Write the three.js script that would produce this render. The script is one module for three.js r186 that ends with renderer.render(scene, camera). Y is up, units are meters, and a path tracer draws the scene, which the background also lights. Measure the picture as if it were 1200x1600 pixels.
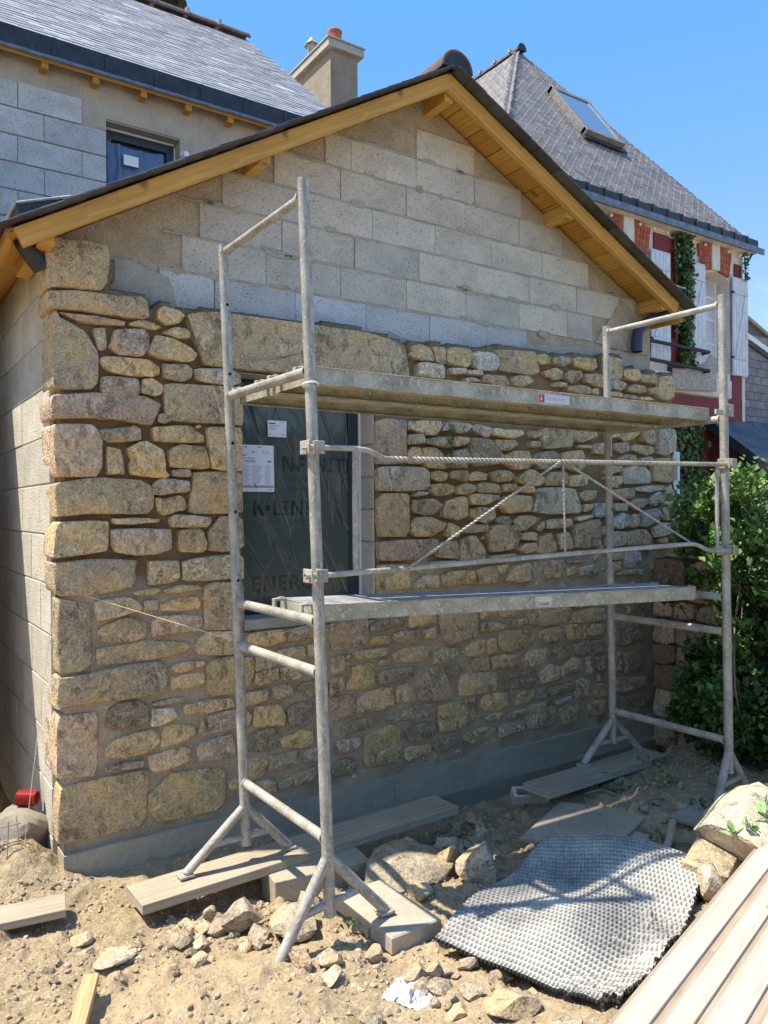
import * as THREE from 'three';
import { mergeGeometries, mergeVertices, toCreasedNormals } from 'three/addons/utils/BufferGeometryUtils.js';
import { RoundedBoxGeometry } from 'three/addons/geometries/RoundedBoxGeometry.js';

// ---------------------------------------------------------------- camera, sky, sun, exposure
const scene = new THREE.Scene();
const camera = new THREE.PerspectiveCamera(66.73, 0.75, 0.05, 400);
camera.position.set(-0.8413, 1.3662, 4.0916);
camera.rotation.set(-0.0029, -0.5964, -0.0064, 'YXZ');

const SUN = new THREE.Vector3(-0.45, 1, -0.2).normalize();
const sun = new THREE.DirectionalLight(new THREE.Color(1.0, 0.92, 0.8), 3.9);
sun.position.copy(SUN).multiplyScalar(40).add(new THREE.Vector3(2, 0, 0));
sun.target.position.set(2, 0, 0);
sun.castShadow = true;
sun.shadow.mapSize.set(4096, 4096);
Object.assign(sun.shadow.camera, { left: -12, right: 14, top: 14, bottom: -12, near: 1, far: 90 });
sun.shadow.radius = 1.3;
scene.add(sun, sun.target);

const renderer = new THREE.WebGLRenderer({ antialias: true });
renderer.setSize(768, 1024);
renderer.toneMapping = THREE.LinearToneMapping;
renderer.toneMappingExposure = 2.05;
renderer.shadowMap.enabled = true;

// ---------------------------------------------------------------- numbers and noise
let seed = 7;
const rnd = () => { seed |= 0; seed = seed + 0x6D2B79F5 | 0; let t = Math.imul(seed ^ seed >>> 15, 1 | seed); t = t + Math.imul(t ^ t >>> 7, 61 | t) ^ t; return ((t ^ t >>> 14) >>> 0) / 4294967296; };
const rr = (a, b) => a + (b - a) * rnd();
const pick = a => a[Math.floor(rnd() * a.length) % a.length];
const clamp = (x, a = 0, b = 1) => Math.min(b, Math.max(a, x));
const smooth = (a, b, x) => { const t = clamp((x - a) / (b - a)); return t * t * (3 - 2 * t); };
const lerp = (a, b, t) => a + (b - a) * t;
const hash = (x, y, z, s) => { let h = Math.imul(x, 374761393) + Math.imul(y, 668265263) + Math.imul(z, 2147483647 ^ 0x5bd1e995) + Math.imul(s, 1274126177); h = Math.imul(h ^ h >>> 13, 1274126177); return ((h ^ h >>> 16) >>> 0) / 4294967296; };
function vnoise(x, y, z = 0, s = 0, per = 0) {
  const X = Math.floor(x), Y = Math.floor(y), Z = Math.floor(z), fx = x - X, fy = y - Y, fz = z - Z;
  const w = t => t * t * (3 - 2 * t), u = w(fx), v = w(fy), q = w(fz);
  const m = per ? (a => ((a % per) + per) % per) : (a => a);
  const g = (i, j, k) => hash(m(X + i), m(Y + j), Z + k, s);
  const a = lerp(lerp(g(0, 0, 0), g(1, 0, 0), u), lerp(g(0, 1, 0), g(1, 1, 0), u), v);
  if (fz === 0) return a;
  return lerp(a, lerp(lerp(g(0, 0, 1), g(1, 0, 1), u), lerp(g(0, 1, 1), g(1, 1, 1), u), v), q);
}
function fbm(x, y, z = 0, oct = 4, s = 0, per = 0) { let a = 0, k = 0.5, n = 0; for (let i = 0; i < oct; i++) { a += k * vnoise(x, y, z, s + i * 17, per); n += k; k *= 0.5; x *= 2; y *= 2; z *= 2; per *= 2; } return a / n; }

// sky: clear azure, whiter towards the horizon and round the sun, a few faint wisps of cloud
{
  const W = 1024, H = 512, d = new Float32Array(W * H * 4), v = new THREE.Vector3();
  for (let j = 0; j < H; j++) for (let i = 0; i < W; i++) {
    const th = (1 - (j + 0.5) / H) * Math.PI, ph = ((i + 0.5) / W - 0.5) * 2 * Math.PI;
    v.set(Math.sin(th) * Math.cos(ph), Math.cos(th), Math.sin(th) * Math.sin(ph));
    const up = Math.max(v.y, 0), hz = Math.pow(1 - up, 4.8), c = Math.max(0, v.dot(SUN));
    let r = lerp(0.07, 0.60, hz), g = lerp(0.225, 0.67, hz), b = lerp(0.53, 0.74, hz);
    const au = 0.28 * Math.pow(c, 6) + 0.5 * Math.pow(c, 60); r += au * 0.95; g += au * 0.9; b += au * 0.75;
    const k = 1 / (up + 0.12), cl = smooth(0.56, 0.85, fbm(v.x * k * 2.1 + 9, v.z * k * 5.3 + 4, 0.5, 5, 90)) * smooth(0.02, 0.1, v.y) * (1 - smooth(0.28, 0.42, v.y));
    r = lerp(r, 0.86, cl * 0.55); g = lerp(g, 0.9, cl * 0.55); b = lerp(b, 0.96, cl * 0.55);
    if (v.y < 0) { const t = smooth(0, -0.15, v.y); r = lerp(r, 0.3, t); g = lerp(g, 0.27, t); b = lerp(b, 0.22, t); }
    const o = (j * W + i) * 4; d[o] = r; d[o + 1] = g; d[o + 2] = b; d[o + 3] = 1;
  }
  const t = new THREE.DataTexture(d, W, H, THREE.RGBAFormat, THREE.FloatType);
  t.mapping = THREE.EquirectangularReflectionMapping; t.magFilter = t.minFilter = THREE.LinearFilter; t.needsUpdate = true;
  scene.background = t; scene.environment = t;
}

// ---------------------------------------------------------------- textures (colour multipliers and relief), one tile = given metres
function tex(n, metres, fn, srgb) {
  const d = new Uint8Array(n * n * 4);
  for (let j = 0; j < n; j++) for (let i = 0; i < n; i++) {
    const c = fn(i / n, j / n), o = (j * n + i) * 4, e = srgb ? (x => Math.pow(clamp(x), 1 / 2.2)) : clamp;
    d[o] = e(c[0]) * 255; d[o + 1] = e(c[1]) * 255; d[o + 2] = e(c[2]) * 255; d[o + 3] = 255;
  }
  const t = new THREE.DataTexture(d, n, n, THREE.RGBAFormat); t.wrapS = t.wrapT = THREE.RepeatWrapping;
  t.magFilter = THREE.LinearFilter; t.minFilter = THREE.LinearMipmapLinearFilter; t.generateMipmaps = true;
  if (srgb) t.colorSpace = THREE.SRGBColorSpace;
  t.repeat.set(1 / metres, 1 / metres); t.needsUpdate = true; return t;
}
function pair(n, m, fn) {
  const a = []; for (let j = 0; j < n; j++) for (let i = 0; i < n; i++) a.push(fn(i / n, j / n));
  const at = (u, v) => a[Math.round(v * n) * n + Math.round(u * n)];
  return { map: tex(n, m, at, true), bump: tex(n, m, (u, v) => { const c = at(u, v)[3]; return [c, c, c]; }, false) };
}
const P = (u, v, f, o, s) => fbm(u * f, v * f, 0, o, s, f);
const X = {};
X.block = pair(512, 0.75, (u, v) => { const s = P(u, v, 128, 2, 3), l = P(u, v, 6, 4, 9), f = P(u, v, 220, 1, 5); const dk = smooth(0.33, 0.22, s), lt = smooth(0.66, 0.82, f); const m = 0.66 + 0.36 * l - 0.34 * dk + 0.24 * lt; return [m, m * 0.995, m * 0.975, 0.55 + 0.4 * (s - 0.5) - 0.4 * dk + 0.3 * lt]; });
X.stone = [0, 1, 2].map(k => pair(512, 0.62, (u, v) => {
  const a = P(u, v, 5, 5, 30 + k * 50), b = P(u, v, 14, 4, 44 + k * 50), s = P(u, v, 90, 2, 51 + k * 50), w = P(u, v, 26, 3, 61 + k * 50);
  const rust = smooth(0.52, 0.72, a), dark = smooth(0.56, 0.72, b), pale = smooth(0.6, 0.76, w);
  const m = 0.74 + 0.7 * (s - 0.5) + 0.4 * (a - 0.5) - 0.26 * dark + 0.34 * pale;
  return [m * (1 + 0.1 * rust), m * (0.99 - 0.02 * rust), m * (0.95 - 0.2 * rust + 0.1 * pale), 0.5 + 0.5 * (s - 0.5) + 0.9 * (b - 0.5) + 0.7 * Math.abs(w - 0.5)];
}));
X.tooled = pair(512, 0.62, (u, v) => { // large dressed stones: pale point-chisel strokes in clusters
  const a = P(u, v, 5, 5, 530), s = P(u, v, 90, 2, 551), b = P(u, v, 14, 4, 544), k = fbm((u + v * 0.35) * 46, (v - u * 0.2) * 17, 0, 2, 560, 0), cl = smooth(0.5, 0.62, P(u, v, 4, 3, 570)), st = smooth(0.66, 0.74, k) * cl;
  const m = 0.72 + 0.6 * (s - 0.5) + 0.42 * (a - 0.5) - 0.24 * smooth(0.56, 0.72, b) + 0.42 * st, rust = smooth(0.5, 0.7, a);
  return [m * (1 + 0.06 * rust), m * (0.99 - 0.02 * rust), m * (0.95 - 0.16 * rust + 0.22 * st), 0.5 + 0.7 * (s - 0.5) + 0.5 * (b - 0.5) - 0.3 * st];
});
X.lichen = pair(512, 0.4, (u, v) => { const a = P(u, v, 40, 3, 71), b = P(u, v, 9, 4, 75), s = smooth(0.5, 0.62, a) * smooth(0.35, 0.6, b), k = smooth(0.42, 0.3, a); const m = 0.56 + 0.36 * s - 0.22 * k; return [m, m * 0.98, m * 0.9, 0.5 + 0.4 * (a - 0.5)]; });
X.mortar = pair(512, 0.5, (u, v) => { const s = P(u, v, 110, 2, 81), a = P(u, v, 7, 4, 84), b = P(u, v, 30, 3, 88); const m = 0.8 + 0.5 * (s - 0.5) + 0.4 * (a - 0.5); return [m, m * 0.98, m * 0.95, 0.5 + 0.7 * (b - 0.5) + 0.4 * (s - 0.5)]; });
X.render = pair(512, 1.3, (u, v) => { const s = P(u, v, 128, 1, 91), a = P(u, v, 4, 5, 94), b = P(u, v, 18, 4, 97), st = fbm(u * 40, v * 3, 0, 3, 99, 0); const m = 0.82 + 0.16 * (s - 0.5) + 0.42 * (a - 0.5) + 0.2 * (b - 0.5); return [m, m, m * 0.99, 0.5 + 0.5 * (b - 0.5) + 0.2 * (s - 0.5)]; });
X.wood = pair(512, 0.9, (u, v) => { const w = P(u, v, 3, 3, 101), g = fbm(u * 3, v * 110 + 2.5 * w, 0, 3, 104, 0), f = fbm(u * 18, v * 240, 0, 2, 106, 0); const rg = 0.5 + 0.5 * Math.sin(2 * Math.PI * (v * 26 + 1.1 * fbm(u * 1, v * 5, 0, 3, 107, 0))); const m = 0.78 + 0.1 * rg + 0.36 * (g - 0.5) + 0.2 * (f - 0.5) + 0.3 * (P(u, v, 3, 3, 109) - 0.5) - 0.45 * smooth(0.06, 0.02, Math.hypot((u - 0.37) * 1.6, v - 0.6)) - 0.4 * smooth(0.05, 0.015, Math.hypot((u - 0.83) * 1.6, v - 0.22)); return [m, m * (0.96 + 0.03 * w), m * (0.88 + 0.08 * w), 0.5 + 0.6 * (g - 0.5) + 0.3 * (f - 0.5)]; });
X.slate = pair(256, 0.5, (u, v) => { const a = P(u, v, 5, 4, 121), s = fbm(u * 10, v * 60, 0, 3, 125, 0); const m = 0.75 + 0.5 * (a - 0.5) + 0.35 * (s - 0.5); return [m, m, m * 1.02, 0.5 + 0.6 * (s - 0.5)]; });
X.dirt = pair(1024, 1.7, (u, v) => { const a = P(u, v, 5, 5, 131), s = P(u, v, 200, 2, 135), b = P(u, v, 48, 3, 138), p = smooth(0.68, 0.78, P(u, v, 90, 2, 139)); const m = 0.72 + 0.34 * (a - 0.5) + 0.42 * (s - 0.5) + 0.28 * (b - 0.5) + 0.22 * p; return [m, m * 0.985, m * 0.95, 0.5 + 0.5 * (s - 0.5) + 0.6 * (b - 0.5) + 0.3 * p]; });
X.metal = pair(512, 0.5, (u, v) => { const a = P(u, v, 7, 5, 141), s = P(u, v, 60, 2, 144), sc = smooth(0.7, 0.8, fbm(u * 90, v * 12, 0, 3, 149, 0)); const sp = smooth(0.7, 0.76, P(u, v, 34, 2, 147)), ru = smooth(0.68, 0.8, P(u, v, 11, 4, 146)); const m = 0.72 + 0.6 * (a - 0.5) + 0.26 * (s - 0.5) - 0.2 * sc + 0.3 * sp; return [m, m * (0.985 + 0.02 * a - 0.2 * ru), m * (0.95 + 0.06 * a - 0.42 * ru), 0.5 + 0.3 * (s - 0.5) + 0.4 * sp]; });
X.dust = pair(512, 0.9, (u, v) => { const a = P(u, v, 4, 5, 151), s = P(u, v, 100, 2, 154); const m = 0.66 + 1.1 * (a - 0.5) + 0.35 * (s - 0.5); return [m * 1.0, m * 0.99, m * (1.08 - 0.2 * a), 0.5 + 0.3 * (s - 0.5)]; });
X.brick = pair(256, 0.3, (u, v) => { const a = P(u, v, 6, 4, 161), s = P(u, v, 60, 2, 164); const m = 0.75 + 0.5 * (a - 0.5) + 0.3 * (s - 0.5); return [m, m * 0.95, m * 0.93, 0.5 + 0.4 * (s - 0.5)]; });

const lin = (r, g, b) => new THREE.Color().setRGB(r, g, b);
function mat(c, t, o = {}) {
  const { bump = 0.002, ...rest } = o;
  const m = new THREE.MeshStandardMaterial({ color: lin(...c), roughness: 0.9, metalness: 0, ...rest });
  if (t) { m.map = t.map; m.bumpMap = t.bump; m.bumpScale = bump; }
  return m;
}
const M = {};
const tones = { t: [0.73, 0.555, 0.33], y: [0.77, 0.575, 0.30], g: [0.64, 0.51, 0.335], p: [0.67, 0.5, 0.35], d: [0.46, 0.365, 0.24], w: [0.8, 0.67, 0.475], b: [0.68, 0.65, 0.57], l: [0.76, 0.64, 0.43] };
for (const k in tones) M['stone_' + k] = [0, 1, 2].map(i => mat(tones[k].map((x, j) => x * [1, 1.1, 0.9][i]), k === 'l' ? X.lichen : X.stone[i], { bump: 0.012, roughness: 0.93 }));
for (const k of 'tygpw') M['tooled_' + k] = mat(tones[k], X.tooled, { bump: 0.011 });
M.darkLichen = mat([0.56, 0.45, 0.29], X.lichen, { bump: 0.006 });
M.block = [[0.66, 0.605, 0.49], [0.61, 0.565, 0.465], [0.7, 0.635, 0.505], [0.64, 0.58, 0.46], [0.58, 0.54, 0.455]].map(c => mat(c, X.block, { bump: 0.004 }));
M.blockBlue = [[0.6, 0.605, 0.575], [0.64, 0.635, 0.59], [0.56, 0.565, 0.54]].map(c => mat(c, X.block, { bump: 0.004 }));
M.blockPale = [[0.68, 0.69, 0.69], [0.6, 0.62, 0.63]].map(c => mat(c, X.block, { bump: 0.003 }));
M.wallMortar = mat([0.52, 0.445, 0.32], X.mortar, { bump: 0.008 });
M.jointMortar = mat([0.5, 0.46, 0.37], X.mortar, { bump: 0.004 });
M.darkRender = mat([0.42, 0.4, 0.335], X.render, { bump: 0.003 });
M.houseRender = mat([0.5, 0.43, 0.32], X.render, { bump: 0.004 });
M.plinth = mat([0.46, 0.4, 0.295], X.render, { bump: 0.004 });
M.footing = mat([0.34, 0.295, 0.22], X.render, { bump: 0.004 });
M.concrete = mat([0.48, 0.455, 0.4], X.render, { bump: 0.003 });
M.dirt = mat([0.45, 0.345, 0.21], X.dirt, { bump: 0.008, roughness: 1 });
M.pine = [[0.68, 0.37, 0.075], [0.72, 0.41, 0.095], [0.58, 0.3, 0.055]].map(c => mat(c, X.wood, { bump: 0.0015, roughness: 0.7 }));
M.oldWood = [[0.47, 0.40, 0.30], [0.42, 0.37, 0.29]].map(c => mat(c, X.wood, { bump: 0.003 }));
M.paleWood = [[0.6, 0.52, 0.425], [0.64, 0.555, 0.455], [0.56, 0.485, 0.395]].map(c => mat(c, X.wood, { bump: 0.002 }));
M.brownWood = mat([0.4, 0.305, 0.215], X.wood, { bump: 0.002 });
M.ply = mat([0.5, 0.41, 0.3], X.render, { bump: 0.002 });
M.slate = [[0.085, 0.088, 0.095], [0.11, 0.112, 0.12], [0.065, 0.068, 0.074]].map(c => mat(c, X.slate, { bump: 0.002, roughness: 0.55 }));
M.slateV = mat([1, 1, 1], X.slate, { bump: 0.002, roughness: 0.62, vertexColors: true });
M.zincDark = mat([0.045, 0.048, 0.055], X.metal, { bump: 0.0003, roughness: 0.45, metalness: 0.3 });
M.zincBlue = mat([0.2, 0.25, 0.32], X.metal, { bump: 0.0003, roughness: 0.5, metalness: 0.3 });
M.navy = mat([0.028, 0.035, 0.075], null, { roughness: 0.5 });
M.galva = mat([0.49, 0.475, 0.41], X.metal, { bump: 0.0008, roughness: 0.55, metalness: 0.2 });
M.galvaDusty = mat([0.52, 0.485, 0.41], X.metal, { bump: 0.0008, roughness: 0.75, metalness: 0.15 });
M.deck = mat([0.56, 0.545, 0.43], X.metal, { bump: 0.0006, roughness: 0.6, metalness: 0.3 });
M.deckTop = mat([0.46, 0.47, 0.48], X.metal, { bump: 0.0006, roughness: 0.6, metalness: 0.3 });
M.rust = mat([0.3, 0.17, 0.08], X.metal, { roughness: 0.9 });
M.black = mat([0.015, 0.015, 0.016], null, { roughness: 0.6 });
M.hole = mat([0.004, 0.004, 0.004], null, { roughness: 1 });
M.anthracite = mat([0.03, 0.04, 0.055], null, { roughness: 0.4 });
M.white = mat([0.78, 0.79, 0.79], null, { roughness: 0.6 });
M.whiteWall = mat([0.74, 0.72, 0.64], X.render, { bump: 0.003 });
M.shutter = mat([0.70, 0.76, 0.80], X.render, { bump: 0.0005, roughness: 0.55 });
M.red = mat([0.20, 0.028, 0.03], X.render, { bump: 0.002, roughness: 0.7 });
M.darkRed = mat([0.10, 0.02, 0.022], X.render, { bump: 0.002 });
M.brick = [[0.48, 0.14, 0.065], [0.43, 0.12, 0.06], [0.52, 0.17, 0.085]].map(c => mat(c, X.brick, { bump: 0.002 }));
M.terracotta = mat([0.5, 0.16, 0.08], X.brick, { bump: 0.002 });
M.ridge = mat([0.17, 0.12, 0.11], X.brick, { bump: 0.002 });
M.chimney = mat([0.33, 0.275, 0.2], X.render, { bump: 0.006 });
M.redPlastic = mat([0.4, 0.022, 0.018], null, { roughness: 0.45 });
M.paper = mat([0.8, 0.8, 0.78], null, { roughness: 0.8 });
M.cloth = mat([0.58, 0.565, 0.54], null, { roughness: 0.95 });
M.rock = [[0.54, 0.43, 0.29], [0.5, 0.4, 0.27], [0.58, 0.475, 0.34], [0.46, 0.385, 0.275], [0.62, 0.52, 0.38]].map((c, i) => mat(c, X.stone[i % 3], { bump: 0.006 }));
M.rubble = [[0.42, 0.33, 0.215], [0.38, 0.3, 0.2], [0.47, 0.375, 0.25], [0.34, 0.275, 0.19], [0.45, 0.365, 0.255]].map((c, i) => mat(c.map(v => v * 1.3), X.stone[i % 3], { bump: 0.004 }));
M.paleRock = mat([0.66, 0.59, 0.45], X.stone[1], { bump: 0.008 });
M.leaf = [[0.055, 0.12, 0.022], [0.09, 0.19, 0.035], [0.035, 0.085, 0.018], [0.13, 0.22, 0.05]].map(c => new THREE.MeshPhysicalMaterial({ color: lin(...c), roughness: 0.55, side: THREE.DoubleSide }));
M.paleLeaf = new THREE.MeshPhysicalMaterial({ color: lin(0.26, 0.42, 0.17), roughness: 0.7, side: THREE.DoubleSide });
M.twig = mat([0.26, 0.21, 0.15], null, {});
M.bark = mat([0.2, 0.16, 0.12], X.wood, { bump: 0.006 });
M.string = mat([0.75, 0.66, 0.5], null, {});
M.rebar = mat([0.28, 0.27, 0.26], null, { roughness: 0.7, metalness: 0.4 });
M.membrane = mat([0.56, 0.545, 0.49], X.dust, { bump: 0.0008, roughness: 0.7 });
M.foundation = mat([0.02, 0.02, 0.022], null, { roughness: 0.7 });
M.glass = new THREE.MeshPhysicalMaterial({ color: 0xffffff, roughness: 0.03, transmission: 1, thickness: 0, ior: 1.5 });
M.darkGlass = mat([0.02, 0.025, 0.03], null, { roughness: 0.06 });
M.room = mat([0.05, 0.05, 0.05], null, {});

// ---------------------------------------------------------------- object helpers
const used = new Map();
const numbered = n => { const k = used.get(n) || 0; used.set(n, k + 1); return k ? n + '_' + String(k).padStart(3, '0') : n; };
const shade = o => { o.castShadow = true; o.receiveShadow = true; return o; };
function tag(o, label, category, group) { o.userData.label = label; o.userData.category = category; if (group) o.userData.group = group; return o; }
function thing(name, label, category, group, pos = [0, 0, 0], turn = 0) { const g = new THREE.Group(); g.name = numbered(name); g.position.set(...pos); g.rotation.y = turn; scene.add(g); return tag(g, label, category, group); }
function part(parent, name, geo, m, kind) { const o = shade(new THREE.Mesh(geo, m)); o.name = name; if (kind) o.userData.kind = kind; parent.add(o); return o; }
function solo(name, geo, m, label, category, group) { const o = shade(new THREE.Mesh(geo, m)); o.name = numbered(name); scene.add(o); return tag(o, label, category, group); }
function structure(name, geo, m) { const o = shade(new THREE.Mesh(geo, m)); o.name = numbered(name); o.userData.kind = 'structure'; scene.add(o); return o; }
function merge(list) { return mergeGeometries(list.map(g => { const n = g.index ? g.toNonIndexed() : g; for (const k of Object.keys(n.attributes)) if (!['position', 'normal', 'uv', 'color'].includes(k)) n.deleteAttribute(k); if (!n.attributes.uv) boxUV(n); if (!n.attributes.normal) n.computeVertexNormals(); return n; })); }
function boxUV(g, ox = 0, oy = 0) {
  if (g.index) throw new Error('boxUV wants non-indexed');
  const p = g.attributes.position, n = p.count, uv = new Float32Array(n * 2), a = new THREE.Vector3(), b = new THREE.Vector3(), c = new THREE.Vector3();
  for (let i = 0; i < n; i += 3) {
    a.fromBufferAttribute(p, i); b.fromBufferAttribute(p, i + 1); c.fromBufferAttribute(p, i + 2);
    const q = b.clone().sub(a).cross(c.clone().sub(a)), x = Math.abs(q.x), y = Math.abs(q.y), z = Math.abs(q.z);
    [a, b, c].forEach((v, k) => { const s = z >= x && z >= y ? [v.x, v.y] : x >= y ? [v.z, v.y] : [v.x, v.z]; uv[(i + k) * 2] = s[0] + ox; uv[(i + k) * 2 + 1] = s[1] + oy; });
  }
  g.setAttribute('uv', new THREE.BufferAttribute(uv, 2)); return g;
}
const flat = g => { const n = g.index ? g.toNonIndexed() : g; n.deleteAttribute('uv'); return n; };
// bevelled box centred on x,y,z, uv in metres along its own axes (length along x)
function bbox(w, h, d, x = 0, y = 0, z = 0, r = 0.004) { const g = flat(new RoundedBoxGeometry(w, h, d, 1, Math.min(r, w / 2.1, h / 2.1, d / 2.1))); boxUV(g, rr(0, 5), rr(0, 5)); g.translate(x, y, z); return g; }
function box(w, h, d, x = 0, y = 0, z = 0) { const g = flat(new THREE.BoxGeometry(w, h, d)); boxUV(g, rr(0, 5), rr(0, 5)); g.translate(x, y, z); return g; }
const V = (x, y, z) => new THREE.Vector3(x, y, z);
function along(g, a, b) { // local +x to the line a-b, starting at a, local y kept as upright as can be
  const d = b.clone().sub(a), x = d.clone().normalize(), z = x.clone().cross(V(0, 1, 0)); if (z.lengthSq() < 1e-6) z.set(0, 0, 1); z.normalize(); const y = z.clone().cross(x);
  return g.applyMatrix4(new THREE.Matrix4().makeBasis(x, y, z).setPosition(a));
}
function bar(a, b, h, d, r = 0.003) { const L = a.distanceTo(b), g = bbox(L, h, d, L / 2, 0, 0, r); return along(g, a, b); }
function tube(a, b, r, seg = 14, r2 = r) { const L = a.distanceTo(b), g = new THREE.CylinderGeometry(r2, r, L, seg, 1).toNonIndexed(); const uv = g.attributes.uv; for (let i = 0; i < uv.count; i++) uv.setXY(i, uv.getX(i) * r * 6.28, uv.getY(i) * L); g.translate(0, L / 2, 0); const d = b.clone().sub(a).normalize(); g.applyQuaternion(new THREE.Quaternion().setFromUnitVectors(V(0, 1, 0), d)); g.translate(a.x, a.y, a.z); return g; }
function path(pts, r, seg = 10, steps = 8) { const g = new THREE.TubeGeometry(new THREE.CatmullRomCurve3(pts, false, 'catmullrom', 0.3), pts.length * steps, r, seg, false).toNonIndexed(); boxUV(g); return g; }
function extrude(pts, depth, bevel = 0) { const s = new THREE.Shape(pts.map(p => new THREE.Vector2(p[0], p[1]))); const g = flat(new THREE.ExtrudeGeometry(s, { depth, bevelEnabled: bevel > 0, bevelSize: bevel, bevelThickness: bevel, bevelSegments: 1 })); return boxUV(g, rr(0, 5), rr(0, 5)); }
const tint = (g, f) => { const p = g.attributes.position, c = new Float32Array(p.count * 3); for (let i = 0; i < p.count; i++) { const q = f(p.getX(i), p.getY(i), p.getZ(i)); c[i * 3] = q[0]; c[i * 3 + 1] = q[1]; c[i * 3 + 2] = q[2]; } g.setAttribute('color', new THREE.BufferAttribute(c, 3)); return g; };
function canvasTex(w, h, draw) { const c = document.createElement('canvas'); c.width = w; c.height = h; const x = c.getContext('2d'); draw(x, w, h); const t = new THREE.CanvasTexture(c); t.colorSpace = THREE.SRGBColorSpace; t.magFilter = THREE.LinearFilter; return t; }
function rock(w, h, d, s, detail = 2) { // an angular broken stone resting on y = 0
  const g0 = new THREE.IcosahedronGeometry(1, detail); g0.deleteAttribute('uv'); g0.deleteAttribute('normal'); const g = mergeVertices(g0, 1e-4), p = g.attributes.position, v = new THREE.Vector3();
  const old = seed; seed = s * 7919 + 13; const cuts = []; for (let i = 0; i < 13; i++) cuts.push([V(rr(-1, 1), rr(-1, 1), rr(-1, 1)).normalize(), rr(0.42, 0.8)]);
  seed = old; let lo = 1e9;
  for (let i = 0; i < p.count; i++) { v.fromBufferAttribute(p, i); for (const [n, k] of cuts) { const t = v.dot(n) - k; if (t > 0) v.addScaledVector(n, -t * 0.985); } const q = 1 + 0.2 * (fbm(v.x * 2.2 + s, v.y * 2.2, v.z * 2.2, 3, s) - 0.5); v.multiplyScalar(q); v.set(v.x * w * 0.62, v.y * h * 0.62, v.z * d * 0.62); lo = Math.min(lo, v.y); p.setXYZ(i, v.x, v.y, v.z); }
  g.translate(0, -lo, 0); const n = toCreasedNormals(g.toNonIndexed(), 0.38); return boxUV(n, s * 0.37, s * 0.11);
}
function halfTile(r, t, len) { const o = [], n = 16; for (let k = 0; k <= n; k++) { const a = Math.PI * k / n; o.push([r * Math.cos(a), r * Math.sin(a)]); } for (let k = n; k >= 0; k--) { const a = Math.PI * k / n; o.push([(r - t) * Math.cos(a), (r - t) * Math.sin(a)]); } return extrude(o, len); }
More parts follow.
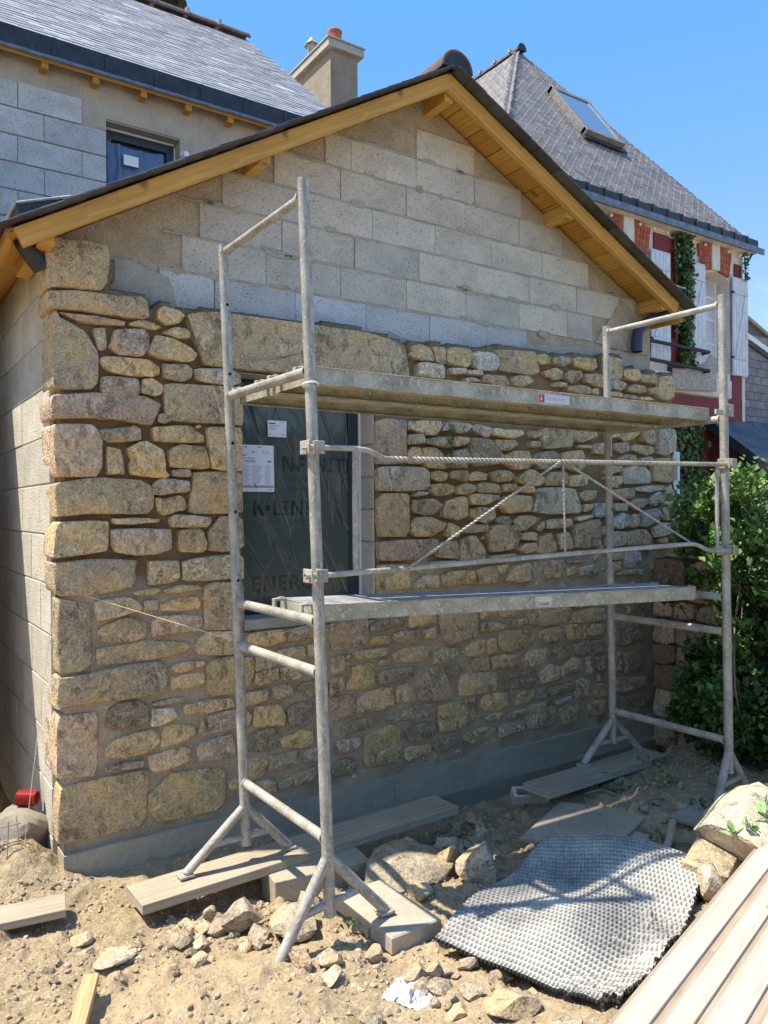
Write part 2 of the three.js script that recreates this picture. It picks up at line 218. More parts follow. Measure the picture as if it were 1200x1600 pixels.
const STONES = [
['t',604,2391,628,2408,789,2434,1315,2436,1664,2442,1878,2425,2004,2392,2037,2235,2027,2138,1125,2145,838,2142,704,2143,662,2240],
['t',-4,41,101,45,268,51,368,49,385,22,377,-92,366,-199,346,-228,266,-229,181,-235,67,-228,-12,-227],
['y',382,-88,434,-50,502,5,634,-6,740,-13,798,-35,800,-200,763,-238,679,-242,483,-236,433,-228,390,-171],
['t',479,2020,528,2031,672,2033,792,2039,869,2042,915,2024,916,1849,910,1834,798,1839,634,1836,520,1837,485,1872],
['w',3116,1344,3170,1517,3486,1517,3554,1506,3611,1396,3611,1332,3264,1327],
['g',-9,569,137,577,280,593,442,594,470,570,486,499,467,440,325,428,194,426,136,431,30,430,-13,419],
['t',-11,1506,131,1531,273,1527,360,1525,407,1492,421,1451,420,1390,386,1356,298,1353,194,1357,130,1358,49,1345,-12,1343],
['t',2273,681,2339,718,2520,721,2595,684,2601,515,2445,492,2346,484,2302,534],
['t',634,1572,813,1575,912,1572,914,1365,898,1359,811,1354,644,1349,615,1361,612,1400,630,1484],
['p',1794,1906,1869,1927,2015,1929,2031,1893,2025,1659,1796,1646],
['d',3950,479,4202,474,4333,445,4332,318,4111,282,3973,321],
['t',3079,698,3248,693,3412,674,3491,648,3507,596,3478,536,3193,530,3078,548],
['t',2752,2448,2860,2466,3156,2481,3188,2435,3192,2345,3134,2313,3000,2315,2809,2316,2800,2424],
['t',1810,1424,1850,1467,2020,1465,2036,1438,2047,1257,2018,1197,1824,1199,1809,1294],
['p',-32,1927,211,1953,383,1949,455,1917,451,1896,413,1808,355,1809,249,1823,134,1829,-33,1812],
['y',2255,105,2488,103,2562,110,2627,-21,2441,-77,2262,-82],
['t',688,964,742,983,833,975,907,977,914,845,912,728,893,710,831,721,692,731,687,805],
['t',-48,2671,28,2679,90,2688,197,2688,213,2628,196,2507,170,2463,88,2457,-4,2446,-43,2434],
['w',1800,1613,1835,1631,2155,1635,2193,1609,2195,1514,2154,1489,1811,1480],
['y',1698,0,1895,33,1951,10,1966,-112,1941,-201,1782,-197,1712,-197,1689,-166,1697,-91],
['g',-26,1121,141,1130,244,1126,330,1116,316,1052,323,1018,296,986,243,973,108,956,3,963,-21,987],
['t',3552,1238,3668,1268,3810,1282,3834,1258,3833,1088,3655,1070,3551,1081],
['t',4486,1768,4658,1773,4757,1754,4756,1596,4671,1577,4464,1583],
['g',-23,2322,25,2328,47,2309,87,2249,142,2165,152,2126,148,2001,122,1970,-20,1955],
['p',1808,1170,1928,1173,2238,1178,2264,1164,2254,1088,2100,1054,1815,1052],
['t',3051,-139,3094,-18,3297,-13,3345,-70,3339,-169,3273,-205,3051,-191],
['y',700,543,745,572,842,573,955,557,971,529,967,470,941,403,847,375,737,379,705,406],
['t',2094,257,2196,346,2274,340,2336,281,2388,155,2361,124,2118,146],
['d',2548,1844,2728,1838,2757,1825,2854,1734,2844,1682,2602,1654,2556,1674],
['p',4,386,128,377,134,353,133,117,120,67,-4,85,-19,95,-18,338],
['p',-24,1787,121,1792,146,1771,166,1719,167,1588,135,1538,69,1540,-17,1551],
['t',2448,267,2610,268,2763,256,2772,131,2571,123,2442,134],
['t',3216,1936,3291,1946,3524,1945,3552,1868,3523,1819,3225,1792],
['y',2785,523,3057,524,3161,457,3150,436,3035,387,2873,379,2794,406],
['t',2703,1217,2762,1259,2970,1248,2980,1211,2959,1093,2741,1071,2712,1115],
['w',4097,1668,4213,1696,4370,1692,4451,1651,4436,1565,4109,1552],
['t',712,1813,906,1821,913,1709,908,1583,808,1587,735,1593,725,1661,719,1735],
['t',-49,2420,76,2442,138,2442,234,2440,360,2455,387,2442,403,2363,373,2342,253,2343,87,2347,-35,2339],
['w',4556,2012,4745,2017,4759,1948,4751,1842,4616,1794,4534,1808],
['p',1465,704,1696,706,1727,707,1725,552,1544,538,1475,536,1464,628],
['l',575,1099,630,1114,749,1123,871,1124,909,1114,913,997,883,987,827,999,712,994,595,998,575,1010],
['g',-6,941,46,947,105,913,111,815,111,632,81,590,-11,585,-10,794],
['t',4614,1524,4713,1560,4741,1508,4760,1279,4696,1254,4598,1281],
['t',129,689,189,693,294,698,374,707,576,680,616,655,583,627,456,610,267,604,137,609],
['t',3946,54,4356,27,4356,-41,4108,-67,3958,-38],
['t',1807,1026,2041,1022,2044,868,1806,870],
['g',206,1276,298,1278,503,1271,510,1257,509,1167,425,1146,330,1146,231,1163,209,1204],
['t',3519,603,3639,617,3877,611,3901,516,3592,514,3512,525],
['t',4554,2429,4743,2453,4760,2282,4684,2253,4552,2266],
['t',-12,1319,187,1320,194,1303,186,1171,110,1164,41,1147,-32,1150],
['t',4138,1170,4235,1193,4380,1194,4473,1102,4446,1069,4156,1074],
['d',2822,190,2942,227,3138,222,3148,148,3105,101,2831,120],
['t',717,1252,787,1334,898,1327,916,1312,915,1172,884,1158,797,1147,719,1153],
['d',4070,-94,4329,-88,4408,-133,4381,-223,4107,-174],
['t',3907,2525,4109,2529,4099,2377,4039,2349,3906,2393],
['t',1650,219,1723,267,1904,269,1916,155,1816,137,1646,143],
['t',3421,1776,3626,1800,3660,1737,3671,1674,3579,1640,3432,1668],
['t',2802,1389,2842,1448,2932,1459,3106,1456,3106,1396,3084,1351,2881,1334],
['d',3528,367,3684,379,3857,369,3862,276,3567,276],
['t',2460,1151,2533,1188,2589,1187,2655,1117,2683,1023,2449,1025],
['d',4085,243,4279,239,4304,101,4109,75],
['d',4140,704,4322,692,4321,531,4139,537],
['g',3129,1743,3204,1765,3322,1784,3410,1753,3415,1667,3203,1647,3160,1676],
['b',4341,1335,4571,1372,4570,1264,4393,1215,4327,1225],
['y',294,1685,355,1717,388,1722,471,1678,481,1609,480,1575,498,1548,480,1537,313,1551,300,1598,314,1625,301,1658],
['t',636,641,650,684,716,719,843,711,893,701,899,648,848,584,656,606],
['t',3004,309,3087,359,3289,368,3299,313,3234,259,3055,243],
['y',2854,1727,2954,1767,3077,1771,3129,1698,3076,1651,2953,1641,2873,1676],
['t',2627,72,2685,114,2861,101,2880,6,2800,-11,2655,0,2627,29],
['y',175,195,223,233,322,243,404,253,438,217,444,174,389,136,268,131,174,146],
['t',2060,1277,2102,1317,2204,1316,2335,1273,2317,1238,2203,1193,2093,1196,2059,1237],
['t',1914,466,1963,494,2155,501,2206,489,2219,426,2095,395,1946,413,1918,439],
['t',2309,1370,2345,1425,2489,1450,2517,1433,2516,1327,2434,1296,2317,1315],
['t',2847,876,2928,961,3092,990,3112,854,2967,855],
['d',186,378,231,404,330,407,384,375,387,300,349,272,269,268,211,275,175,300],
['t',3362,-96,3473,-73,3599,-100,3586,-193,3427,-222],
['b',2566,2406,2609,2423,2742,2429,2800,2402,2800,2322,2751,2310,2626,2305,2580,2329],
['y',1603,424,1725,442,1759,425,1774,293,1662,285,1576,294,1572,326,1610,372],
['b',4488,1214,4612,1246,4753,1235,4759,1165,4500,1123],
['t',3169,191,3288,246,3420,207,3430,135,3190,116],
['y',2306,935,2359,960,2495,960,2578,956,2587,870,2305,869],
['p',408,804,446,828,570,823,678,806,678,761,645,730,513,731,407,722],
['t',3229,916,3283,998,3437,991,3448,905,3392,861,3261,868],
['g',2946,71,3043,87,3243,79,3259,12,3105,3,2945,-3],
['p',707,275,840,284,921,277,952,237,946,191,902,181,821,177,724,178,706,230],
['p',646,127,694,141,839,156,854,96,850,27,741,30,663,33,646,65],
['y',2716,363,2803,368,2973,353,2983,266,2725,279],
['t',139,780,171,803,281,833,361,813,382,784,371,724,307,710,151,723],
['y',503,1671,531,1699,577,1712,693,1703,723,1622,713,1596,675,1589,508,1596],
['p',1458,260,1602,261,1639,227,1631,145,1468,108],
['b',4117,1021,4312,1022,4318,938,4271,897,4129,904],
['l',1879,75,1936,112,2059,120,2186,122,2238,80,2160,44,1959,42,1887,60],
['y',161,2121,180,2136,398,2142,453,2110,456,2073,418,2055,304,2052,225,2058,174,2086],
['t',3172,494,3258,509,3400,508,3410,441,3366,391,3235,408,3182,448],
['t',440,2269,524,2262,610,2230,653,2193,638,2163,595,2148,523,2151,412,2167,402,2186],
['t',3161,1056,3199,1168,3307,1192,3361,1110,3360,1056,3208,1046],
['p',233,2271,376,2292,399,2268,399,2200,368,2156,278,2153,258,2151,203,2184,220,2213],
['w',3918,1150,4030,1189,4131,1178,4141,1095,4080,1072,3924,1077],
['t',3531,83,3647,100,3717,67,3704,-35,3564,-47],
['d',920,108,977,145,1088,145,1121,115,1117,26,1028,21,932,41],
['y',2361,2405,2388,2425,2553,2433,2550,2333,2515,2307,2361,2321],
['g',1798,374,1930,378,2061,376,2077,313,1929,292,1797,299],
['t',2459,-115,2712,-106,2760,-129,2750,-163,2569,-204,2467,-165],
['y',962,212,985,279,1076,275,1142,265,1165,198,1148,150,962,174],
['t',3408,208,3521,273,3636,252,3636,165,3441,150],
['t',3672,2371,3824,2385,3922,2372,3938,2319,3856,2284,3679,2307],
['d',2000,-31,2075,3,2159,10,2228,-7,2236,-77,2159,-98,2041,-98,2008,-66],
['y',2973,1582,3087,1644,3150,1638,3234,1587,3223,1548,3180,1529,2993,1545],
['y',422,1800,605,1814,634,1808,656,1785,692,1765,692,1734,655,1728,428,1725],
['y',2152,1758,2260,1762,2312,1722,2347,1640,2311,1629,2189,1636,2156,1676],
['y',3245,1572,3310,1630,3465,1634,3493,1591,3464,1544,3255,1530],
['b',3775,1403,3958,1403,4001,1370,3932,1297,3787,1299],
['g',2061,1425,2240,1435,2300,1398,2291,1377,2213,1329,2153,1333,2060,1351],
['g',2343,1717,2401,1746,2510,1768,2547,1716,2509,1644,2364,1637],
['t',2044,1921,2192,1936,2296,1936,2304,1902,2260,1844,2165,1846,2048,1874],
['y',3692,-97,3871,-91,3895,-208,3703,-187],
['t',2544,1369,2638,1379,2763,1368,2772,1310,2694,1267,2544,1312],
['g',3958,1509,4224,1525,4224,1453,4070,1432,3983,1452],
['y',2597,962,2779,978,2783,865,2615,861],
['t',3540,2465,3587,2489,3776,2495,3800,2437,3744,2399,3555,2424],
['w',2118,2290,2144,2306,2308,2306,2327,2290,2325,2214,2117,2216],
['d',3270,79,3452,86,3543,90,3554,25,3286,8],
['l',2785,-125,2839,-112,3031,-121,3036,-181,2799,-204],
['d',1172,234,1230,261,1337,255,1336,172,1290,124,1201,138,1181,172],
['y',4201,1855,4266,1870,4493,1862,4506,1816,4398,1786,4214,1822],
['g',127,925,204,933,295,933,335,910,355,875,328,860,236,844,139,826,127,873],
['w',640,2111,673,2122,793,2129,854,2128,904,2111,904,2067,853,2048,792,2051,687,2052,654,2070],
['t',386,117,472,121,571,131,603,112,606,55,499,34,423,28,392,47],
['t',3541,1946,3792,1951,3798,1911,3615,1855,3546,1875],
['t',394,1110,551,1106,554,1005,473,993,397,987],
['y',3444,516,3569,512,3626,468,3620,397,3466,404],
['g',2930,1278,2991,1315,3115,1317,3189,1297,3178,1275,3052,1217,2991,1214],
['y',4320,1986,4494,2000,4500,1893,4426,1872,4346,1903],
['t',2272,1150,2423,1159,2441,1096,2441,1040,2271,1057],
['d',1738,660,1852,703,2006,703,1997,631,1851,624,1749,627],
['t',3264,1289,3530,1294,3535,1231,3274,1220],
['y',4049,1915,4087,1978,4280,1989,4300,1952,4241,1915,4125,1885],
['t',2030,708,2234,719,2246,642,2147,631,2034,621],
['y',924,675,962,689,1165,697,1171,626,1058,608,949,631],
['y',556,1267,672,1273,690,1247,705,1201,701,1156,677,1146,561,1153,553,1206],
['t',2458,420,2574,493,2669,484,2673,390,2518,385],
['g',3936,260,4060,254,4059,114,3947,119],
['d',1237,352,1285,376,1398,380,1441,356,1440,268,1285,296],
['t',573,346,660,356,841,350,853,299,707,287,584,294],
['y',2796,668,2866,706,2986,709,3048,671,2986,631,2845,620,2801,638],
['y',1130,78,1215,87,1256,105,1339,85,1346,10,1283,-1,1147,27],
['p',167,2033,251,2037,343,2035,351,1978,343,1944,250,1944,169,1951],
['l',2249,457,2355,466,2427,452,2435,409,2336,364,2240,361],
['t',1056,-94,1073,-8,1228,-9,1248,-22,1251,-90,1173,-99],
['g',3761,1853,3839,1860,3961,1870,3973,1796,3887,1781,3779,1781],
['b',3981,1272,4094,1328,4145,1311,4164,1236,4056,1205,3981,1231],
['w',4250,1529,4477,1549,4628,1550,4586,1515,4449,1493,4263,1500],
['t',455,214,480,254,529,253,630,227,633,177,543,157,451,146],
['t',1987,-142,2040,-125,2193,-138,2196,-194,2115,-199,2040,-223,1998,-198],
['t',3383,1179,3495,1192,3539,1073,3404,1066],
['t',2540,1461,2610,1470,2793,1459,2783,1433,2676,1397,2544,1397],
['t',3691,470,3732,498,3852,496,3876,404,3696,413],
['t',4116,2446,4282,2462,4317,2397,4246,2362,4125,2385],
['y',3510,1607,3671,1618,3700,1587,3682,1539,3509,1525],
['t',1118,-173,1213,-143,1352,-127,1365,-155,1337,-199,1226,-207,1125,-210],
['d',3310,343,3410,371,3499,354,3499,276,3387,265],
['t',2069,2399,2127,2414,2204,2401,2247,2344,2238,2319,2144,2320,2047,2327,2047,2354,2077,2360],
['t',1907,592,1964,607,2105,601,2113,525,1963,527,1923,551],
['w',3596,929,3748,946,3831,894,3747,866,3595,866],
['g',2664,2273,2858,2280,2903,2222,2779,2204,2659,2222],
['d',1477,-139,1524,-116,1636,-121,1643,-183,1583,-216,1476,-208],
['t',1937,258,2019,267,2068,234,2093,156,1940,158],
['t',2082,906,2150,943,2270,940,2279,860,2082,866],
['d',1533,72,1615,103,1730,108,1753,81,1745,44,1548,22],
['d',2227,-158,2262,-130,2422,-123,2431,-173,2341,-213,2235,-194],
['t',1456,501,1603,500,1607,468,1580,401,1456,407],
['l',4185,1428,4328,1441,4395,1437,4381,1394,4262,1348,4184,1378],
['w',2757,1919,2855,1910,3017,1918,3037,1889,2925,1854,2757,1868],
['t',916,-3,1021,-16,1054,-34,1040,-103,956,-122,915,-117],
['w',4422,1437,4545,1498,4600,1489,4599,1420,4475,1386,4422,1403],
['y',4335,2427,4526,2450,4525,2369,4335,2370],
['y',452,888,531,907,641,916,667,897,672,846,570,843,463,851],
['t',3478,2263,3647,2283,3726,2273,3734,2225,3600,2220,3477,2232],
['y',2726,1614,2794,1628,2893,1631,2948,1589,2892,1559,2774,1549],
['w',421,1504,457,1532,530,1531,610,1523,609,1473,587,1464,507,1461,468,1453,423,1452],
['t',2622,596,2747,603,2874,559,2825,541,2660,531,2627,549],
['p',3999,1867,4163,1882,4188,1821,4086,1792,3998,1814],
['w',2313,1874,2349,1939,2549,1936,2562,1912,2511,1878,2456,1868,2366,1891],
['t',1192,667,1219,695,1358,710,1371,637,1260,624,1185,625],
['t',159,1771,236,1779,328,1799,355,1782,358,1731,301,1720,203,1711,171,1732],
['y',1630,497,1656,520,1874,517,1874,470,1771,466,1648,463],
['t',3455,2330,3509,2382,3633,2389,3656,2348,3539,2290],
['y',3241,2352,3373,2390,3441,2370,3433,2317,3358,2300,3270,2318],
['w',506,1329,540,1348,620,1341,720,1332,726,1309,702,1281,643,1282,620,1285,517,1281],
['t',4141,2302,4228,2341,4370,2333,4370,2292,4280,2274,4158,2276],
['y',2616,1533,2658,1544,2793,1535,2817,1477,2615,1476],
['d',3772,245,3874,250,3898,133,3789,138],
['t',505,505,579,507,685,508,687,454,625,440,505,439],
['t',2555,360,2697,365,2705,278,2559,285],
['t',2766,1840,2955,1845,2985,1813,2894,1772,2815,1773],
['t',1104,579,1273,586,1301,558,1300,509,1177,511],
['y',2206,1527,2328,1533,2399,1516,2399,1488,2345,1460,2257,1456,2223,1487],
['t',2918,2245,2949,2288,3082,2304,3123,2263,3029,2225,2928,2224],
['t',471,2125,602,2135,627,2113,623,2071,587,2046,487,2055],
['y',432,1436,490,1428,552,1445,581,1436,595,1389,580,1375,478,1345,445,1373],
['g',2182,1820,2393,1844,2397,1788,2365,1769,2199,1787],
['t',3752,22,3872,31,3896,-70,3775,-61],
['t',3623,1483,3682,1499,3794,1500,3776,1443,3669,1415,3623,1443],
['w',4028,868,4206,884,4337,877,4337,835,4040,851],
['p',1500,-5,1652,-2,1663,-46,1599,-79,1503,-71],
['t',4060,1750,4124,1781,4266,1782,4285,1732,4060,1725],
['g',2469,1243,2525,1263,2694,1260,2694,1217,2487,1207],
['g',3330,2453,3434,2480,3533,2475,3525,2442,3448,2408,3344,2418],
['t',2034,1726,2072,1761,2131,1760,2147,1703,2138,1655,2038,1659],
['t',980,469,1057,477,1120,482,1113,410,1011,394,979,410],
['t',3947,1607,4072,1618,4084,1577,4021,1527,3946,1534],
['w',3955,2342,4039,2355,4141,2336,4072,2274,3971,2294],
['y',193,1687,258,1677,277,1557,234,1553,192,1549],
['t',903,362,1050,371,1050,312,991,302,902,292],
['t',2623,710,2757,711,2762,663,2622,621],
['y',2417,1502,2509,1539,2592,1525,2601,1497,2545,1468,2453,1464],
['t',4170,1253,4223,1319,4288,1310,4287,1226,4196,1215],
['w',2572,1913,2614,1936,2738,1918,2738,1882,2699,1850,2586,1889],
['t',2989,1084,3031,1120,3156,1124,3161,1071,3051,1052],
['t',1459,378,1550,379,1557,303,1454,269],
['w',3929,930,4041,958,4091,939,4078,890,3953,880],
['y',2373,1599,2400,1621,2528,1620,2536,1574,2509,1549,2373,1578],
['y',445,2396,483,2422,554,2411,589,2388,560,2350,496,2331,448,2362],
['t',1083,372,1169,382,1203,368,1213,313,1095,293],
['w',410,354,454,344,516,343,535,296,481,274,404,265,398,279],
['t',3911,1688,4072,1692,4097,1660,3959,1632,3910,1631],
['y',3163,2456,3242,2475,3308,2461,3300,2414,3213,2395,3170,2416],
['t',3128,989,3219,993,3213,909,3133,875],
['t',2688,489,2765,489,2774,386,2692,384],
['w',4013,1403,4159,1403,4158,1345,4019,1345],
['t',2247,2416,2344,2417,2345,2327,2325,2311,2273,2326],
['t',1133,474,1190,479,1272,427,1272,402,1183,395,1143,419],
['g',980,551,1052,555,1110,501,1090,485,980,475],
['t',3951,683,4114,689,4076,633,3939,635],
['w',3677,256,3730,250,3741,160,3717,115,3670,153],
['t',3011,1188,3094,1201,3167,1192,3156,1139,3021,1150],
['p',1279,-40,1310,-21,1388,-16,1394,-92,1282,-86],
['w',3919,1957,4000,1986,4043,1955,4037,1922,3925,1896],
['t',2546,1596,2593,1618,2697,1606,2687,1563,2546,1557],
['y',2353,1279,2442,1250,2442,1187,2343,1189],
['d',2772,1295,2821,1316,2900,1312,2915,1279,2890,1249,2811,1251],
['t',2039,1837,2153,1846,2173,1792,2039,1777],
['t',370,2034,418,2044,470,2015,467,1974,438,1960,363,1969],
['y',2211,1596,2276,1618,2355,1599,2337,1557,2284,1549,2215,1569],
['p',56,2323,150,2329,286,2321,272,2296,175,2293,81,2291],
['t',497,556,540,568,685,570,688,545,614,531,551,519,506,538],
['y',2899,571,2925,599,3047,599,3057,557,2944,545],
['t',969,-136,1053,-141,1109,-171,1105,-218,1052,-216],
['d',2332,337,2435,338,2462,293,2398,266,2345,294],
['y',1737,547,1764,590,1883,588,1886,538,1788,542],
['y',2859,-49,3032,-35,3063,-51,2980,-83,2889,-80],
['y',3412,666,3617,667,3698,669,3651,632,3559,635],
['t',2411,1841,2534,1843,2534,1808,2410,1775],
['p',1308,588,1371,591,1399,579,1399,510,1321,519],
['t',4397,2323,4516,2339,4543,2277,4406,2290],
['t',213,1331,352,1332,447,1324,447,1311,338,1302,245,1300,216,1307],
['y',2993,1523,3138,1528,3143,1479,3023,1482],
['y',2833,1536,2963,1537,2952,1493,2832,1484],
['t',2655,-33,2820,-29,2824,-73,2684,-66],
['p',171,97,268,105,362,101,355,68,268,71,174,73],
['t',4555,1117,4681,1123,4751,1086,4569,1082],
['t',3412,689,3536,704,3687,694,3663,671,3480,677],
['p',2151,596,2250,611,2245,539,2164,541],
['t',3921,2251,4021,2268,4089,2259,4089,2225,3921,2229],
['y',3470,927,3561,943,3566,883,3464,869],
['y',472,2287,532,2317,596,2323,617,2301,610,2272,552,2269],
['g',4318,1767,4452,1775,4465,1737,4318,1733],
['t',3991,1017,4092,1022,4079,964,3991,968],
['g',131,2264,188,2275,190,2183,174,2168,152,2169],
['y',2731,1049,2939,1056,2948,1034,2740,1027],
['t',472,955,543,975,658,971,669,953,600,947,500,939],
['t',3652,1395,3763,1395,3751,1363,3651,1340],
['w',2361,2287,2515,2298,2505,2273,2459,2258,2387,2254],
['w',3346,-24,3496,-14,3507,-39,3356,-56],
['y',306,2317,359,2337,427,2332,468,2317,434,2299,312,2304],
['w',4106,2255,4263,2255,4280,2228,4123,2228],
['w',3576,1301,3727,1319,3739,1299,3598,1269],
['t',369,907,444,909,437,868,402,837,372,846],
['w',2524,2288,2655,2301,2659,2265,2533,2264],
['g',411,385,502,392,573,389,580,367,502,365,418,367],
['y',3580,1837,3755,1845,3743,1820,3615,1815],
['w',4298,2247,4424,2256,4478,2232,4316,2225],
['p',3109,1844,3194,1844,3193,1806,3109,1803],
['y',2774,975,2878,981,2828,929,2798,930],
['t',2202,1029,2413,1030,2404,1013,2210,1015],
['t',3099,1915,3194,1912,3199,1886,3130,1868],
['t',3460,982,3666,982,3666,966,3482,966],
['t',519,1580,611,1582,617,1563,613,1549,524,1547],
['y',316,962,438,971,452,960,424,941,362,942,322,944],
['t',3750,2265,3831,2274,3831,2233,3750,2232],
['g',3638,498,3668,500,3667,396,3638,399],
['w',3350,2279,3470,2284,3462,2257,3357,2253],
['t',3157,1222,3232,1278,3242,1236,3199,1210],
['w',1794,427,1818,447,1882,443,1873,411,1794,414],
['w',2505,2230,2560,2246,2635,2227,2514,2210],
['w',2061,1458,2112,1479,2192,1476,2162,1459,2086,1448],
['g',450,1860,478,1867,507,1857,505,1832,474,1820,448,1829],
['g',659,203,674,258,700,180,653,171]];

// ================================================================ GROUND
const gauss = (x, z, cx, cz, sx, sz) => Math.exp(-((x - cx) ** 2) / (sx * sx) - ((z - cz) ** 2) / (sz * sz));
function ground(x, z) {
  let y = -0.40;
  y += 0.05 * smooth(1.4, 2.6, z);                                        // the trodden bank nearer the viewer
  y -= 0.13 * gauss(x, z, 1.1, 0.6, 0.75, 0.3);                           // hollow below the rear plank
  y -= 0.07 * gauss(x, z, 1.9, 0.9, 0.6, 0.5);
  y += 0.06 * gauss(x, z, 1.55, 0.75, 0.22, 0.2);                         // heap of mortar-caked spoil
  y += 0.10 * smooth(2.2, 3.4, x) * smooth(3.2, 1.2, z) * smooth(0.45, 0.8, z);
  y -= 0.17 * smooth(0.8, 0.35, z) * smooth(0.9, 1.7, x);                  // dug out along the plinth
  y += 0.20 * gauss(x, z, -0.22, 0.0, 0.2, 0.22);                         // spoil heaped at the corner
  y -= 0.62 * smooth(-0.02, -0.22, x) * smooth(-0.25, -0.6, z);           // trench along the side wall
  y += 0.05 * gauss(x, z, 0.45, 1.45, 0.45, 0.22) + 0.03 * gauss(x, z, -0.3, 1.0, 0.4, 0.3);
  const near = 1 - smooth(3, 9, Math.hypot(x - 1, z - 1));
  y += near * (0.075 * (fbm(x * 2.1, z * 2.1, 0, 3, 201) - 0.5) + 0.05 * (fbm(x * 7, z * 7, 0, 3, 207) - 0.5) + 0.03 * (fbm(x * 22, z * 22, 0, 3, 211) - 0.5));
  const clod = fbm(x * 13, z * 13, 0.3, 2, 219); y += near * 0.035 * smooth(0.62, 0.8, clod);
  if (z < -0.3 && x > -0.05 && x < 4.7 && z > -2.7) y = Math.min(y, -0.45);
  return y;
}
{
  const axis = (lo, hi, step, far) => { const a = []; for (let v = lo; v <= hi + 1e-6; v += step) a.push(v); let s = step, v = hi; while (v < far) { s *= 1.35; v += s; a.push(v); } s = step; v = lo; while (v > -far) { s *= 1.35; v -= s; a.unshift(v); } return a; };
  const xs = axis(-1.0, 4.8, 0.02, 160), zs = axis(-1.4, 3.0, 0.02, 160), nx = xs.length, nz = zs.length;
  const pos = new Float32Array(nx * nz * 3), uv = new Float32Array(nx * nz * 2), idx = [];
  for (let j = 0; j < nz; j++) for (let i = 0; i < nx; i++) { const o = j * nx + i; pos[o * 3] = xs[i]; pos[o * 3 + 1] = ground(xs[i], zs[j]); pos[o * 3 + 2] = zs[j]; uv[o * 2] = xs[i]; uv[o * 2 + 1] = zs[j]; if (i < nx - 1 && j < nz - 1) idx.push(o, o + nx, o + 1, o + 1, o + nx, o + nx + 1); }
  const g = new THREE.BufferGeometry(); g.setAttribute('position', new THREE.BufferAttribute(pos, 3)); g.setAttribute('uv', new THREE.BufferAttribute(uv, 2)); g.setIndex(idx); g.computeVertexNormals();
  structure('ground', g, M.dirt);
}
console.log('ground');

